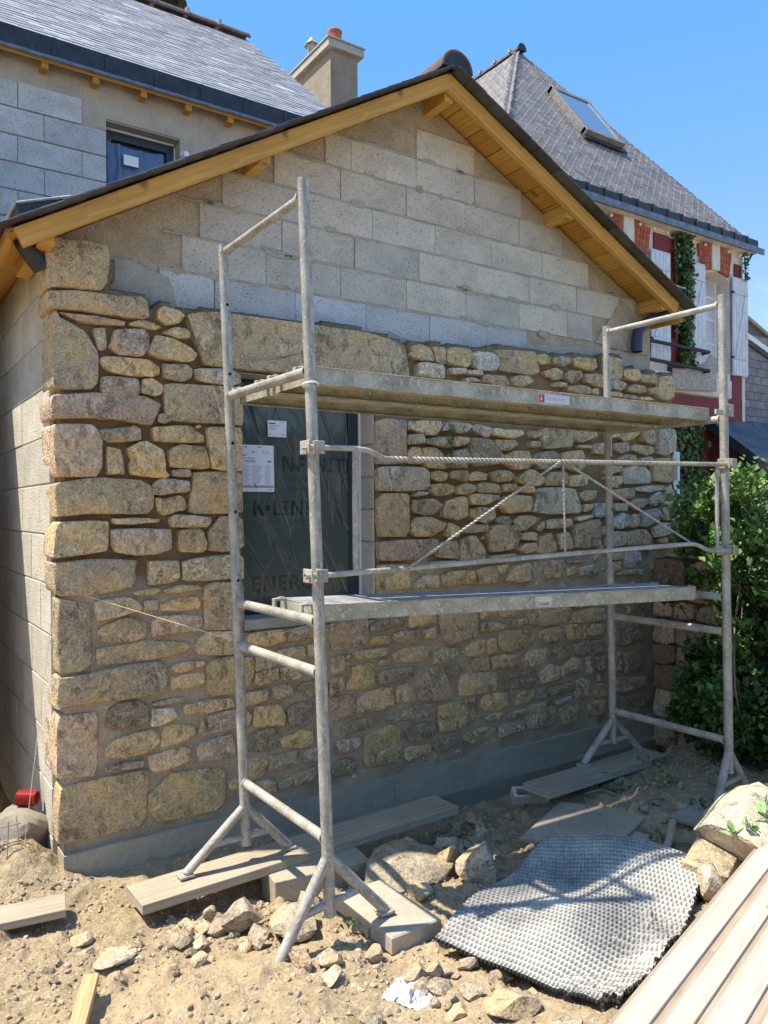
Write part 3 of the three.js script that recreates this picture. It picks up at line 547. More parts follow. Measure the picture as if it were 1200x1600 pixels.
// ================================================================ THE STONE EXTENSION
const ext = thing('stone_extension', 'single-storey gabled extension with rubble stone front and bare block gable', 'building');
const XL = -0.05, XR = 4.62, ZB = -2.8, AX = 2.279, AY = 4.12;
const roofY = x => x <= AX ? 2.64 + 0.585 * (x + 0.25) : AY - 0.474 * (x - AX);
const WIN = { x0: 0.915, x1: 1.80, y0: 0.70, y1: 2.13 };
{
  // ---- gable wall: mortar body with the blocks proud of it
  const body = new THREE.Shape(); body.moveTo(XL + 0.004, -0.6); body.lineTo(XR - 0.004, -0.6); body.lineTo(XR - 0.004, roofY(XR) - 0.05); body.lineTo(AX, AY - 0.05); body.lineTo(XL + 0.004, roofY(XL) - 0.05); body.closePath();
  const hole = new THREE.Path(); hole.moveTo(WIN.x0 + 0.02, WIN.y0); hole.lineTo(WIN.x0 + 0.02, WIN.y1); hole.lineTo(WIN.x1, WIN.y1); hole.lineTo(WIN.x1, WIN.y0); hole.closePath(); body.holes.push(hole);
  const wg = flat(new THREE.ExtrudeGeometry(body, { depth: 0.19, bevelEnabled: false })); wg.translate(0, 0, -0.196); boxUV(wg);
  const gable = part(ext, 'gable_wall', wg, M.wallMortar);
  const H = 0.2006, YT = 3.8687, off = [0.208, 0.206, 0.126, 0.36, 0.225, 0.1245, 0.31, 0.05];
  for (let k = 0; k < 8; k++) {
    const yb = YT - H * (k + 1), yt = yb + H - 0.009;
    let xl = (yt - 2.64) / 0.585 - 0.25 + 0.03, xr = AX + (AY - yt) / 0.474 - 0.1;
    xl = Math.max(xl, k >= 6 ? 0.5 : XL + 0.005, k === 5 ? 0.52 : -1, k === 4 ? 0.62 : -1); xr = Math.min(xr, XR - 0.004, k >= 5 ? (k === 5 ? 3.9 : 3.2) : 9);
    for (let x = off[k] - 1; x < 5; x += 0.5) {
      const a = Math.max(x, xl), b = Math.min(x + 0.5, xr); if (b - a < 0.17) continue;
      if (k === 0 && (a < 2.15 || b > 2.75)) continue;
      const open = rnd() < 0.25 ? 0.007 : 0.002;
      const g = bbox(b - a - open, yt - yb, 0.03, (a + b) / 2, (yt + yb) / 2 + rr(-0.001, 0.001), -0.0105 + rr(-0.0025, 0.0015), 0.004);
      part(gable, 'concrete_block', g, k >= 6 ? (rnd() < 0.6 ? pick(M.blockBlue) : pick(M.blockPale)) : pick(M.block));
    }
    // bed joint squeezed out a little, uneven
    if (k > 0 && k < 7) {
      const pts = []; const x0 = Math.max(xl, XL + 0.02), n = Math.floor((xr - x0) / 0.03);
      for (let i = 0; i <= n; i++) { const x = x0 + i * 0.03; pts.push([x, yt + 0.004 + 0.012 * fbm(x * 9, k, 0, 3, 231)]); }
      for (let i = n; i >= 0; i--) { const x = x0 + i * 0.03; pts.push([x, yt + 0.002 - 0.012 * fbm(x * 11, k + 7, 0, 3, 233)]); }
      const g = extrude(pts, 0.012); g.translate(0, 0, -0.006); part(gable, 'mortar_joint', g, M.jointMortar);
    }
  }
  // smooth grey render smears left and right of the bottom courses
  const smear = (pts) => { const g = extrude(pts, 0.014, 0.003); g.translate(0, 0, -0.006); part(gable, 'render_patch', g, M.darkRender); };
  const wob = (pts, s) => { const o = []; for (let i = 0; i < pts.length; i++) { const a = pts[i], b = pts[(i + 1) % pts.length]; for (let k = 0; k < 6; k++) { const t = k / 6, x = lerp(a[0], b[0], t), y = lerp(a[1], b[1], t); o.push([x + 0.04 * (fbm(x * 7, y * 7, s, 3, 241) - 0.5), y + 0.04 * (fbm(x * 7, y * 7, s + 4, 3, 243) - 0.5)]); } } return o; };
  smear(wob([[0.0, 2.02], [0.66, 2.02], [0.62, 2.4], [0.55, 2.62], [0.35, 2.68], [0.0, 2.66]], 1));
  smear(wob([[2.92, 2.02], [4.58, 2.02], [4.58, 2.58], [4.2, 2.62], [3.7, 2.6], [3.2, 2.56], [2.98, 2.4]], 2));
  smear(wob([[1.9, 2.25], [2.12, 2.28], [2.1, 2.46], [1.98, 2.5], [1.88, 2.42]], 3));
  const patch = (pts, z) => { const g = extrude(pts, 0.02, 0.004); g.translate(0, 0, -0.014); part(gable, 'mortar_fill', g, M.wallMortar); };
  patch(wob([[3.95, 2.66], [4.56, 2.62], [4.56, 2.9], [4.25, 3.05]], 5));

  // dabs of mortar squeezed out and smeared over the joints
  for (let k = 0; k < 46; k++) { const row = 1 + Math.floor(rnd() * 6), y = YT - H * row + rr(-0.012, 0.012), x = rr(0.6, 4.3); if (y > roofY(x) - 0.16) continue; const w = rr(0.02, 0.09), h = rr(0.008, 0.028), p = []; for (let i = 0; i < 12; i++) { const a = i / 12 * 6.283; p.push([x + w * Math.cos(a) * rr(0.6, 1.1), y + h * Math.sin(a) * rr(0.5, 1.2)]); } const g = extrude(p, 0.006, 0.002); g.translate(0, 0, 0.001); part(gable, 'mortar_smear', g, rnd() < 0.6 ? M.jointMortar : M.wallMortar); }
  // ---- left side wall, 25 cm blocks
  const sb = box(0.19, 4.1, 2.6, XL + 0.1, 0.0, -1.5); const side = part(ext, 'side_wall', box(0.19, 3.15, 2.6, XL + 0.0965, 0.975, -1.5), M.jointMortar);
  const joints = [2.73, 2.49, 2.24, 1.99, 1.744, 1.506, 1.253, 1.005, 0.755, 0.505, 0.255, 0.005, -0.245, -0.5];
  for (let r = 0; r < joints.length - 1; r++) for (let z = -(r % 2) * 0.25 - 0.002; z > -2.75; z -= 0.5) {
    const z0 = z, z1 = Math.max(z - 0.5, -2.79), y1 = joints[r], y0 = joints[r + 1]; if (r % 2 && z > -0.3) { const g = bbox(0.03, y1 - y0 - 0.008, 0.245, XL + 0.012 + rr(-0.002, 0.002), (y0 + y1) / 2, -0.125, 0.004); part(side, 'concrete_block', g, pick(M.block)); }
    part(side, 'concrete_block', bbox(0.03, y1 - y0 - 0.008, z0 - z1 - 0.004, XL + 0.012 + rr(-0.002, 0.002), (y0 + y1) / 2, (z0 + z1) / 2, 0.004), pick(M.block));
  }
  part(ext, 'foundation_membrane', box(0.02, 0.75, 2.6, XL - 0.012, -0.88, -1.55), M.foundation);
  // right side wall and floor, unseen but solid
  part(ext, 'far_side_wall', box(0.18, 3.5, 2.6, XR - 0.1, 1.15, -1.5), M.block[0]);
  part(ext, 'floor_slab', box(4.2, 0.15, 2.5, 2.3, 0.2, -1.5), M.concrete);
  part(ext, 'back_wall', box(4.3, 3.4, 0.05, 2.3, 1.1, -2.74), M.room);
}
console.log('gable');
{
  // ---- rubble facing: mortar bed with every stone set in it
  const polys = STONES.map(([c, ...v]) => { const p = []; for (let i = 0; i < v.length; i += 2) p.push([v[i] / 1000, v[i + 1] / 1000]); const xs = p.map(q => q[0]), ys = p.map(q => q[1]); return { c, p, x0: Math.min(...xs), x1: Math.max(...xs), y0: Math.min(...ys), y1: Math.max(...ys) }; });
  const inside = (p, x, y) => { let r = false; for (let i = 0, j = p.length - 1; i < p.length; j = i++) { const [xi, yi] = p[i], [xj, yj] = p[j]; if ((yi > y) !== (yj > y) && x < (xj - xi) * (y - yi) / (yj - yi) + xi) r = !r; } return r; };
  const hit = (x, y) => polys.some(q => x > q.x0 && x < q.x1 && y > q.y0 && y < q.y1 && inside(q.p, x, y));
  const S = 0.022, X0 = -0.02, Y0 = -0.31, NX = Math.round(4.79 / S), NY = Math.round(2.95 / S), cov = new Uint8Array(NX * NY);
  const inWin = (x, y) => x > WIN.x0 && x < WIN.x1 && y > WIN.y0 && y < WIN.y1;
  const topLine = x => x < 0.36 ? 2.28 : x < 0.52 ? 2.33 : x < 2.0 ? 2.3 : x < 3.9 ? 2.36 : x < 4.2 ? 2.36 : 2.28;
  for (let j = 0; j < NY; j++) for (let i = 0; i < NX; i++) {
    const x = X0 + (i + 0.5) * S, y = Y0 + (j + 0.5) * S; if (inWin(x, y)) continue; let ok = hit(x, y) || y < topLine(x) - 0.02;
    if (!ok) for (let k = 0; k < 8 && !ok; k++) { const a = k * 0.785; ok = hit(x + 0.035 * Math.cos(a), y + 0.035 * Math.sin(a)); }
    cov[j * NX + i] = ok ? 1 : 0;
  }
  const zAt = (x, y) => { const up = smooth(0.9, 1.06, y + 0.12 * (fbm(x * 3, y * 3, 0, 3, 251) - 0.5)); return lerp(0.117, 0.09, up) + 0.016 * (fbm(x * 14, y * 14, 0, 3, 253) - 0.5) + 0.008 * (fbm(x * 50, y * 50, 0, 2, 255) - 0.5); };
  const vid = new Map(), pos = [], idx = [], vert = (i, j, b) => { const k = (j * (NX + 1) + i) * 2 + b; if (!vid.has(k)) { vid.set(k, pos.length / 3); const x = X0 + i * S, y = Y0 + j * S; pos.push(x + 0.006 * (hash(i, j, 3, 9) - 0.5), y + 0.006 * (hash(i, j, 5, 9) - 0.5), b ? 0.001 : zAt(x, y)); } return vid.get(k); };
  const C = (i, j) => i >= 0 && j >= 0 && i < NX && j < NY && cov[j * NX + i];
  for (let j = 0; j < NY; j++) for (let i = 0; i < NX; i++) if (C(i, j)) {
    const a = vert(i, j, 0), b = vert(i + 1, j, 0), c = vert(i + 1, j + 1, 0), d = vert(i, j + 1, 0); idx.push(a, b, c, a, c, d);
    const skirt = (p, q, pb, qb) => idx.push(q, p, pb, q, pb, qb);
    if (!C(i, j - 1)) skirt(a, b, vert(i, j, 1), vert(i + 1, j, 1)); if (!C(i, j + 1)) skirt(c, d, vert(i + 1, j + 1, 1), vert(i, j + 1, 1));
    if (!C(i - 1, j)) skirt(d, a, vert(i, j + 1, 1), vert(i, j, 1)); if (!C(i + 1, j)) skirt(b, c, vert(i + 1, j, 1), vert(i + 1, j + 1, 1));
  }
  let g = new THREE.BufferGeometry(); g.setAttribute('position', new THREE.BufferAttribute(new Float32Array(pos), 3)); g.setIndex(idx); g.computeVertexNormals(); g = g.toNonIndexed(); boxUV(g);
  // two mortars: raw brown clay joints above, grey-brown pointing already done below
  tint(g, (x, y) => { const up = smooth(0.9, 1.06, y + 0.3 * (fbm(x * 4, y * 4, 0, 3, 251) - 0.5)), n = 0.8 + 0.4 * fbm(x * 6, y * 6, 0, 3, 257); return [lerp(0.5, 0.29, up) * n, lerp(0.4, 0.195, up) * n, lerp(0.275, 0.1, up) * n]; });
  const bed = part(ext, 'mortar_bed', g, mat([1, 1, 1], X.mortar, { bump: 0.006, vertexColors: true }));
  function stoneGeo(poly, base, top, s) {
    let q = poly; for (let it = 0; it < 2; it++) { const o = []; for (let i = 0; i < q.length; i++) { const a = q[i], b = q[(i + 1) % q.length]; const t = it ? 0.25 : 0.085; o.push([lerp(a[0], b[0], t), lerp(a[1], b[1], t)], [lerp(a[0], b[0], 1 - t), lerp(a[1], b[1], 1 - t)]); } q = o; }
    let ar = 0, cx = 0, cy = 0; for (let i = 0; i < q.length; i++) { const a = q[i], b = q[(i + 1) % q.length], k = a[0] * b[1] - b[0] * a[1]; ar += k; cx += (a[0] + b[0]) * k; cy += (a[1] + b[1]) * k; } cx /= 3 * ar; cy /= 3 * ar; if (ar < 0) q.reverse();
    const size = Math.sqrt(Math.abs(ar) / 2), e = Math.min(0.0075, size * 0.06), n = q.length, P = [], I = [];
    const ring = (inset, z, amp) => { for (let i = 0; i < n; i++) { const [x, y] = q[i], d = Math.hypot(x - cx, y - cy), f = typeof inset === 'string' ? +inset : 1 - inset / Math.max(d, 0.02); const X = cx + (x - cx) * f, Y = cy + (y - cy) * f; const w = fbm(X * 22, Y * 22, s, 2, 261) - 0.5, w2 = fbm(X * 7, Y * 7, s, 2, 263) - 0.5; P.push(X + 0.006 * (fbm(X * 40, Y * 40, s, 2, 265) - 0.5), Y + 0.006 * (fbm(X * 40, Y * 40, s + 9, 2, 267) - 0.5), z + amp * (0.016 * w + 0.018 * w2 - 0.012 * Math.abs(fbm(X * 11 + 3, Y * 11, s, 2, 269) - 0.5) * 2)); } };
    ring(-0.003, base, 0); ring(-0.004, top - 1.7 * e, 0.5); ring(-0.1 * e, top - 0.55 * e, 0.9); ring(0.9 * e, top - 0.06 * e, 1); ring('0.72', top + 0.002, 1); ring('0.4', top + 0.003, 1);
    for (let r = 0; r < 5; r++) for (let i = 0; i < n; i++) { const a = r * n + i, b = r * n + (i + 1) % n; I.push(a, b, b + n, a, b + n, a + n); }
    const c = P.length / 3; P.push(cx, cy, top + 0.003 + 0.018 * (fbm(cx * 7, cy * 7, s, 2, 263) - 0.5)); for (let i = 0; i < n; i++) I.push(5 * n + i, 5 * n + (i + 1) % n, c);
    const g = new THREE.BufferGeometry(); g.setAttribute('position', new THREE.BufferAttribute(new Float32Array(P), 3)); g.setIndex(I); const m = toCreasedNormals(g.toNonIndexed(), 0.5); return boxUV(m, s * 0.173, s * 0.071);
  }
  globalThis.stoneGeo = stoneGeo;
  polys.forEach((q, i) => {
    let p = q.p; const corner = q.x0 < 0.06; if (corner) p = p.map(([x, y]) => x < 0.07 ? [Math.min(x - 0.03, -0.032) - rr(0, 0.012), y] : [x, y]);
    const lift = rr(-0.008, 0.01), g = stoneGeo(p, corner ? -0.07 - rr(0, 0.07) : 0.03, 0.142 + lift, i + 1);
    const big = (q.x1 - q.x0) * (q.y1 - q.y0) > 0.05 && M['tooled_' + q.c]; part(bed, 'stone', g, big ? M['tooled_' + q.c] : q.c === 'd' && rnd() < 0.6 ? M.darkLichen : pick(M['stone_' + q.c]));
  });
  // pinnings: little stones in the wide joints
  const pins = []; let tries = 0;
  while (pins.length < 90 && tries++ < 6000) { const x = rr(0.02, 4.72), y = rr(-0.24, 2.2); if (inWin(x - 0.05, y) || inWin(x + 0.05, y) || inWin(x, y - 0.05)) continue; const r = rr(0.013, 0.045), h = r * rr(0.5, 0.9); let ok = true; for (let k = 0; k < 12 && ok; k++) { const a = k * 0.5236; ok = !hit(x + (r + 0.012) * Math.cos(a), y + (h + 0.012) * Math.sin(a)); } if (!ok || hit(x, y) || pins.some(o => Math.hypot(o[0] - x, o[1] - y) < o[2] + r + 0.01)) continue; pins.push([x, y, r, h]); }
  part(bed, 'pinning_stones', merge(pins.map(([x, y, r, h], i) => { const p = []; for (let k = 0; k < 7; k++) { const a = -k * 0.8976 + rr(-0.2, 0.2), q = rr(0.8, 1.1); p.push([x + r * q * Math.cos(a), y + h * q * Math.sin(a)]); } return stoneGeo(p, 0.05, 0.125, 400 + i); })), M.stone_t[0], 'stuff');
}
console.log('stones');
{
  // ---- plinth, footing, sill, reveal
  const wave = (x0, x1, y0, y1, z0, z1, s) => { const pts = [[x0, y0]]; for (let x = x0; x <= x1 + 1e-6; x += 0.06) pts.push([x, y1 + 0.014 * (fbm(x * 5, s, 0, 3, 271) - 0.5)]); pts.push([x1, y0]); const g = extrude(pts.reverse(), z1 - z0); g.translate(0, 0, z0); return g; };
  part(ext, 'plinth', wave(-0.03, 4.5, -0.75, -0.285, -0.18, 0.148, 1), M.plinth);
  part(ext, 'footing', wave(0.25, 4.46, -0.9, -0.455, 0.0, 0.215, 2), M.footing);
  part(ext, 'window_sill', bbox(WIN.x1 - WIN.x0 - 0.004, 0.06, 0.3, (WIN.x0 + WIN.x1) / 2, WIN.y0 + 0.035, -0.014, 0.006), M.darkRender);
  const reveal = part(ext, 'window_reveal', merge([box(0.004, WIN.y1 - WIN.y0, 0.13, WIN.x1 - 0.003, (WIN.y0 + WIN.y1) / 2, 0.03), box(0.9, 0.004, 0.2, 1.36, WIN.y1 - 0.003, 0.0)]), M.concrete);
  for (let k = 0; k < 7; k++) part(reveal, 'reveal_block', bbox(0.012, 0.19, 0.16, WIN.x1 - 0.008, WIN.y0 + 0.17 + k * 0.2, 0.02, 0.003), pick(M.block));
  for (let k = 0; k < 12; k++) { const x = 1.76 + rr(0, 0.17), h = Math.pow(rnd(), 1.7) * 0.16 + 0.012; part(ext, 'lime_drip', bbox(rr(0.0015, 0.004), h, 0.002, x, -0.31 - h / 2 - rr(0, 0.03), 0.149, 0.0005), M.concrete); }
  // ---- the wrapped window
  const w = part(ext, 'window', merge([bbox(0.065, 1.33, 0.07, 0.965, 1.42, -0.09), bbox(0.075, 1.33, 0.07, 1.745, 1.42, -0.09), bbox(0.84, 0.09, 0.076, 1.355, 0.815, -0.09), bbox(0.84, 0.09, 0.076, 1.355, 2.07, -0.09)]), M.anthracite);
  part(w, 'glazing', box(0.73, 1.2, 0.006, 1.355, 1.44, -0.1), M.glass);
  part(w, 'sealing_strip', bbox(0.012, 1.36, 0.02, 1.783, 1.42, -0.045, 0.004), M.white);
  part(w, 'room_lining', box(1.3, 1.5, 0.02, 1.36, 1.42, -0.75), M.room);
  // protective film, pulled into long creases
  const nx = 230, ny = 260, pos = [], uv = [], idx = [], folds = Array.from({ length: 34 }, () => { const an = rr(1.75, 2.3) + (rnd() < 0.15 ? -0.7 : 0), L = rr(0.1, 0.38); return [rr(0, 0.765), rr(0.15, 1.25), Math.cos(an), Math.sin(an), L, rr(0.003, 0.007), rr(0.006, 0.014) * (rnd() < 0.3 ? -1 : 1)]; });
  for (let j = 0; j <= ny; j++) for (let i = 0; i <= nx; i++) { const u = i / nx, v = j / ny, a = u * 3.2 + v * 1.1, cre = Math.pow(Math.abs(Math.sin(a * 5.1 + 3 * fbm(u * 2, v * 2, 0, 3, 281))), 22), c2 = Math.pow(Math.abs(Math.sin((u * 2.2 - v * 1.7) * 5 + 4 * fbm(u * 3, v * 3, 2, 3, 283))), 26); pos.push(lerp(0.935, 1.70, u), lerp(0.85, 2.1, v), -0.05 + folds.reduce((s, [fx, fy, dx, dy, L, w, h]) => { const a1 = u * 0.765 - fx, b1 = v * 1.25 - fy, q = (a1 * dy - b1 * dx) / w; if (q > 3 || q < -3) return s; const l = (a1 * dx + b1 * dy) / L; return s + h * Math.exp(-q * q - l * l * 2.2); }, 0) + 0.002 * cre * smooth(0.1, 0.5, v) + 0.0015 * c2 + 0.012 * (fbm(u * 4, v * 4, 0, 3, 285) - 0.5)); uv.push(u, v); if (i < nx && j < ny) { const o = j * (nx + 1) + i; idx.push(o, o + 1, o + nx + 2, o, o + nx + 2, o + nx + 1); } }
  const fg = new THREE.BufferGeometry(); fg.setAttribute('position', new THREE.BufferAttribute(new Float32Array(pos), 3)); fg.setAttribute('uv', new THREE.BufferAttribute(new Float32Array(uv), 2)); fg.setIndex(idx); fg.computeVertexNormals();
  const ft = canvasTex(768, 1280, (c, W, H) => {
    c.fillStyle = '#4a5550'; c.fillRect(0, 0, W, H);
    c.fillStyle = '#2d3534'; c.textBaseline = 'middle'; c.font = 'bold 128px sans-serif'; c.textAlign = 'left';
    c.fillText('K•LINE', 110, 738); c.fillText('NFINITI', 300, 470); c.fillText('ENERGY', 100, 1190);
    c.font = '40px sans-serif'; c.fillText('FENÊTRES', 330, 560); c.fillRect(100, 815, 420, 3); c.font = '26px sans-serif'; c.fillText('POSE  RÉNOVATION', 320, 620);
  });
  part(w, 'protective_film', fg, new THREE.MeshPhysicalMaterial({ map: ft, roughness: 0.16, side: THREE.DoubleSide, color: lin(1, 1, 1) }));
  const sheet = (x0, x1, y0, y1, draw, wpx, hpx) => { const g = new THREE.PlaneGeometry(x1 - x0, y1 - y0, 6, 6), p = g.attributes.position; for (let i = 0; i < p.count; i++) p.setZ(i, 0.004 * Math.sin(p.getX(i) * 30 + 1) * Math.sin(p.getY(i) * 22)); g.computeVertexNormals(); g.translate((x0 + x1) / 2, (y0 + y1) / 2, -0.038); part(w, 'paper_notice', g, new THREE.MeshStandardMaterial({ map: canvasTex(wpx, hpx, draw), roughness: 0.75, side: THREE.DoubleSide })); };
  sheet(0.975, 1.185, 1.475, 1.745, (c, W, H) => {
    c.fillStyle = '#e6e8ee'; c.fillRect(0, 0, W, H); c.fillStyle = '#2b2d33'; c.font = 'bold 20px sans-serif'; c.fillText('K-LINE', 12, 30); c.fillText('ROUX', 190, 28); c.font = 'bold 26px sans-serif'; c.fillText('CAP', 12, 120); c.font = '24px sans-serif'; c.fillText('VEDO VANALT', 16, 152); c.font = 'bold 28px sans-serif'; c.fillText('P9975752', 46, 186); c.fillRect(310, 166, 44, 14);
    c.lineWidth = 4; c.strokeStyle = '#22242c'; c.beginPath(); c.moveTo(120, 84); c.lineTo(150, 66); c.lineTo(140, 84); c.lineTo(185, 78); c.stroke(); c.beginPath(); c.moveTo(262, 56); c.bezierCurveTo(255, 95, 285, 95, 288, 60); c.moveTo(320, 54); c.bezierCurveTo(295, 60, 295, 96, 325, 86); c.stroke();
    c.fillStyle = '#70757f'; for (let k = 0; k < 17; k++) { c.fillRect(14, 214 + k * 12, 60 + (k * 37) % 50, 3); c.fillRect(130, 214 + k * 12, 70 + (k * 53) % 60, 3); c.fillRect(280, 214 + k * 12, 60, 3); } c.fillStyle = '#9aa0ac'; c.fillRect(8, 425, W - 16, 28); c.fillStyle = '#2b2d33'; c.font = 'bold 18px sans-serif'; c.fillText('K-LINE', 300, 478);
  }, 384, 494);
  sheet(1.147, 1.268, 1.797, 1.893, (c, W, H) => { c.fillStyle = '#dfe3e4'; c.fillRect(0, 0, W, H); c.fillStyle = '#33383c'; c.fillRect(14, 30, 90, 14); c.fillStyle = '#7b8488'; for (let k = 0; k < 4; k++) c.fillRect(14, 60 + k * 18, 150 - k * 22, 5); c.fillRect(14, 170, 40, 8); c.fillRect(190, 168, 40, 10); c.fillRect(170, 18, 50, 6); }, 256, 204);
}
{
  // ---- roof
  const roof = part(ext, 'roof', (() => { const t = 0.010, o = 0.012; const g = extrude([[-0.27, roofY(-0.27) + o], [AX, AY + o], [4.74, roofY(4.74) + o], [4.74, roofY(4.74) + o - t], [AX, AY + o - t], [-0.27, roofY(-0.27) + o - t]], 3.02); g.translate(0, 0, -2.78); return g; })(), M.brownWood);
  const sl = Math.atan(0.585), sr = Math.atan(0.474);
  const onL = (s, h, z) => V(-0.27 + s * Math.cos(sl) - h * Math.sin(sl), roofY(-0.27) + s * Math.sin(sl) + h * Math.cos(sl), z);
  const onR = (s, h, z) => V(AX + s * Math.cos(sr) + h * Math.sin(sr), AY - s * Math.sin(sr) + h * Math.cos(sr), z);
  const LL = (AX + 0.27) / Math.cos(sl), LR = (4.74 - AX) / Math.cos(sr);
  const slab = (a, b, w, h, z0, z1) => { const L = a.distanceTo(b), g = bbox(L, h, z1 - z0, L / 2, 0, (z0 + z1) / 2, 0.003); const d = b.clone().sub(a), an = Math.atan2(d.y, d.x); g.applyMatrix4(new THREE.Matrix4().makeRotationZ(an).setPosition(a.x, a.y, 0)); return g; };
  // boards seen from below at the verge and the eaves
  for (let s = 0.01; s < LL - 0.05; s += 0.2) { const g = slab(onL(s, -0.011, 0), onL(Math.min(s + 0.194, LL), -0.011, 0), 0, 0.02, -2.7, 0.222); part(roof, 'soffit_board', rotUV(g), pick(M.pine)); }
  for (let s = 0.03; s < LR - 0.05; s += 0.2) { const g = slab(onR(s, -0.011, 0), onR(Math.min(s + 0.194, LR), -0.011, 0), 0, 0.02, -2.7, 0.222); part(roof, 'soffit_board', rotUV(g), pick(M.pine)); }
  function rotUV(g) { const u = g.attributes.uv; for (let i = 0; i < u.count; i++) u.setXY(i, u.getY(i), u.getX(i)); return g; }
  part(roof, 'barge_board', slab(onL(0.03, -0.04, 0), onL(LL - 0.01, -0.04, 0), 0, 0.088, 0.224, 0.264), M.pine[1]);
  part(roof, 'barge_board', slab(onR(0.0, -0.045, 0), onR(LR - 0.12, -0.045, 0), 0, 0.098, 0.224, 0.263), M.pine[0]);
  const purlin = (x, y, w, h) => part(roof, 'purlin_end', bbox(w, h, 0.62, x, y, -0.09, 0.004), M.pine[1]);
  purlin(AX + 0.03, AY - 0.095, 0.065, 0.12); purlin(1.02, roofY(1.02) - 0.075, 0.06, 0.085); purlin(3.42, roofY(3.42) - 0.075, 0.065, 0.1); purlin(4.5, roofY(4.5) - 0.07, 0.07, 0.1); purlin(-0.1, roofY(-0.1) - 0.07, 0.07, 0.1);
  part(roof, 'eaves_board', bbox(0.025, 0.12, 2.95, 4.72, roofY(4.72) - 0.03, -1.25, 0.004), M.pine[0]);
  part(roof, 'eaves_board', bbox(0.025, 0.1, 2.95, -0.262, roofY(-0.262) - 0.015, -1.25, 0.004), M.pine[2]);
  // slates: those along the verge one by one, the rest as courses
  const slateG = (c, L, an, zc, w, k) => { const g = bbox(L, 0.007, w, 0, 0, 0, 0.002); g.applyMatrix4(new THREE.Matrix4().makeRotationZ(an + k).setPosition(c.x, c.y, zc)); return g; };
  const rest = [];
  for (const [on, L, dir, an] of [[onL, LL, -1, sl], [onR, LR, 1, -sr]]) {
    const n = Math.floor(L / 0.11); for (let i = 0; i < n; i++) { const s = dir < 0 ? 0.06 + i * 0.11 : L - 0.06 - i * 0.11; for (let c = 0; c < 15; c++) { const w = 0.2, zc = 0.345 - 0.1 - c * 0.203 - (i % 2) * 0.1 + rr(-0.004, 0.004), g = slateG(on(s, 0.021 + rr(-0.002, 0.003), 0), 0.24, an, zc, w, dir < 0 ? -0.03 : 0.03); if (c < 1) part(roof, 'slate', g, pick(M.slate)); else rest.push(g); } if (i % 2) part(roof, 'slate', slateG(on(s, 0.022, 0), 0.24, an, 0.297, 0.1, dir < 0 ? -0.03 : 0.03), pick(M.slate)); }
  }
  part(roof, 'slate_courses', merge(rest), M.slate[1], 'stuff');
  // ridge tiles with a closed end
  for (let k = 0; k < 8; k++) { const q = halfTile(0.118 + (k % 2) * 0.004, 0.014, 0.4); q.translate(AX + 0.03, AY + 0.01, -0.09 - k * 0.385); part(roof, 'ridge_tile', q, M.ridge); }
  { const sh = []; for (let k = 0; k <= 20; k++) { const a = Math.PI * k / 20; sh.push([0.108 * Math.cos(a), 0.108 * Math.sin(a)]); } const g = extrude(sh, 0.012, 0.003); g.translate(AX + 0.03, AY + 0.012, 0.294); part(roof, 'ridge_end_cap', g, M.zincDark); const rim = []; for (let k = 0; k <= 16; k++) { const a = Math.PI * k / 16; rim.push(V(AX + 0.03 + 0.115 * Math.cos(a), AY + 0.01 + 0.115 * Math.sin(a), 0.305)); } part(roof, 'ridge_rim', path(rim, 0.011, 8, 3), M.ridge); }
  // gutters standing on the slates near the eaves, with a closed end towards us
  const gutter = (tag0, foot, lip, back, z0) => {
    const gt = part(roof, 'roof_gutter', (() => { const a = foot, b = lip; const g = extrude([[a[0], a[1]], [b[0], b[1]], [b[0] + (b[0] < 2 ? 0.008 : -0.008), b[1]], [a[0] + (a[0] < 2 ? 0.008 : -0.008), a[1]]], 3.0); g.translate(0, 0, -2.72); return g; })(), M.zincDark);
    part(gt, 'gutter_end', (() => { const g = extrude([foot, lip, back[0], back[1]], 0.006); g.translate(0, 0, z0); return g; })(), M.zincDark);
    part(gt, 'gutter_rim', merge([tube(V(lip[0], lip[1] + 0.004, z0 + 0.012), V(lip[0], lip[1] + 0.004, -2.7), 0.009, 8), tube(V(lip[0], lip[1] + 0.003, z0 + 0.008), V(back[0][0], back[0][1] + 0.004, z0 + 0.008), 0.007, 8)]), M.galva);
    for (let z = z0 - 0.25; z > -2.6; z -= 0.45) part(gt, 'gutter_hook', merge([tube(V(foot[0], foot[1] - 0.02, z), V(lip[0], lip[1] + 0.01, z), 0.006, 6), tube(V(lip[0], lip[1] + 0.01, z), V(back[0][0], back[0][1], z), 0.005, 6)]), M.galvaDusty);
  };
  gutter('l', [-0.224, roofY(-0.224) + 0.03], [-0.236, 2.755], [[0.0, 2.835], [0.012, roofY(0.012) + 0.032]], 0.262);
  gutter('r', [4.66, roofY(4.66) + 0.03], [4.70, 3.13], [[4.46, 3.14], [4.45, roofY(4.45) + 0.03]], 0.262);
  // rainwater elbows
  part(ext, 'downpipe_elbow', path([V(-0.2, 2.72, 0.14), V(-0.185, 2.63, 0.13), V(-0.14, 2.575, 0.11), V(-0.10, 2.535, 0.09)], 0.042, 16, 6), M.zincDark);
  part(ext, 'downpipe', path([V(4.78, 3.06, 0.14), V(4.70, 2.99, 0.13), V(4.45, 2.86, 0.09), V(4.37, 2.79, 0.075), V(4.355, 2.72, 0.07), V(4.352, 2.62, 0.07)], 0.045, 16, 6), M.navy);
}
console.log('roof');

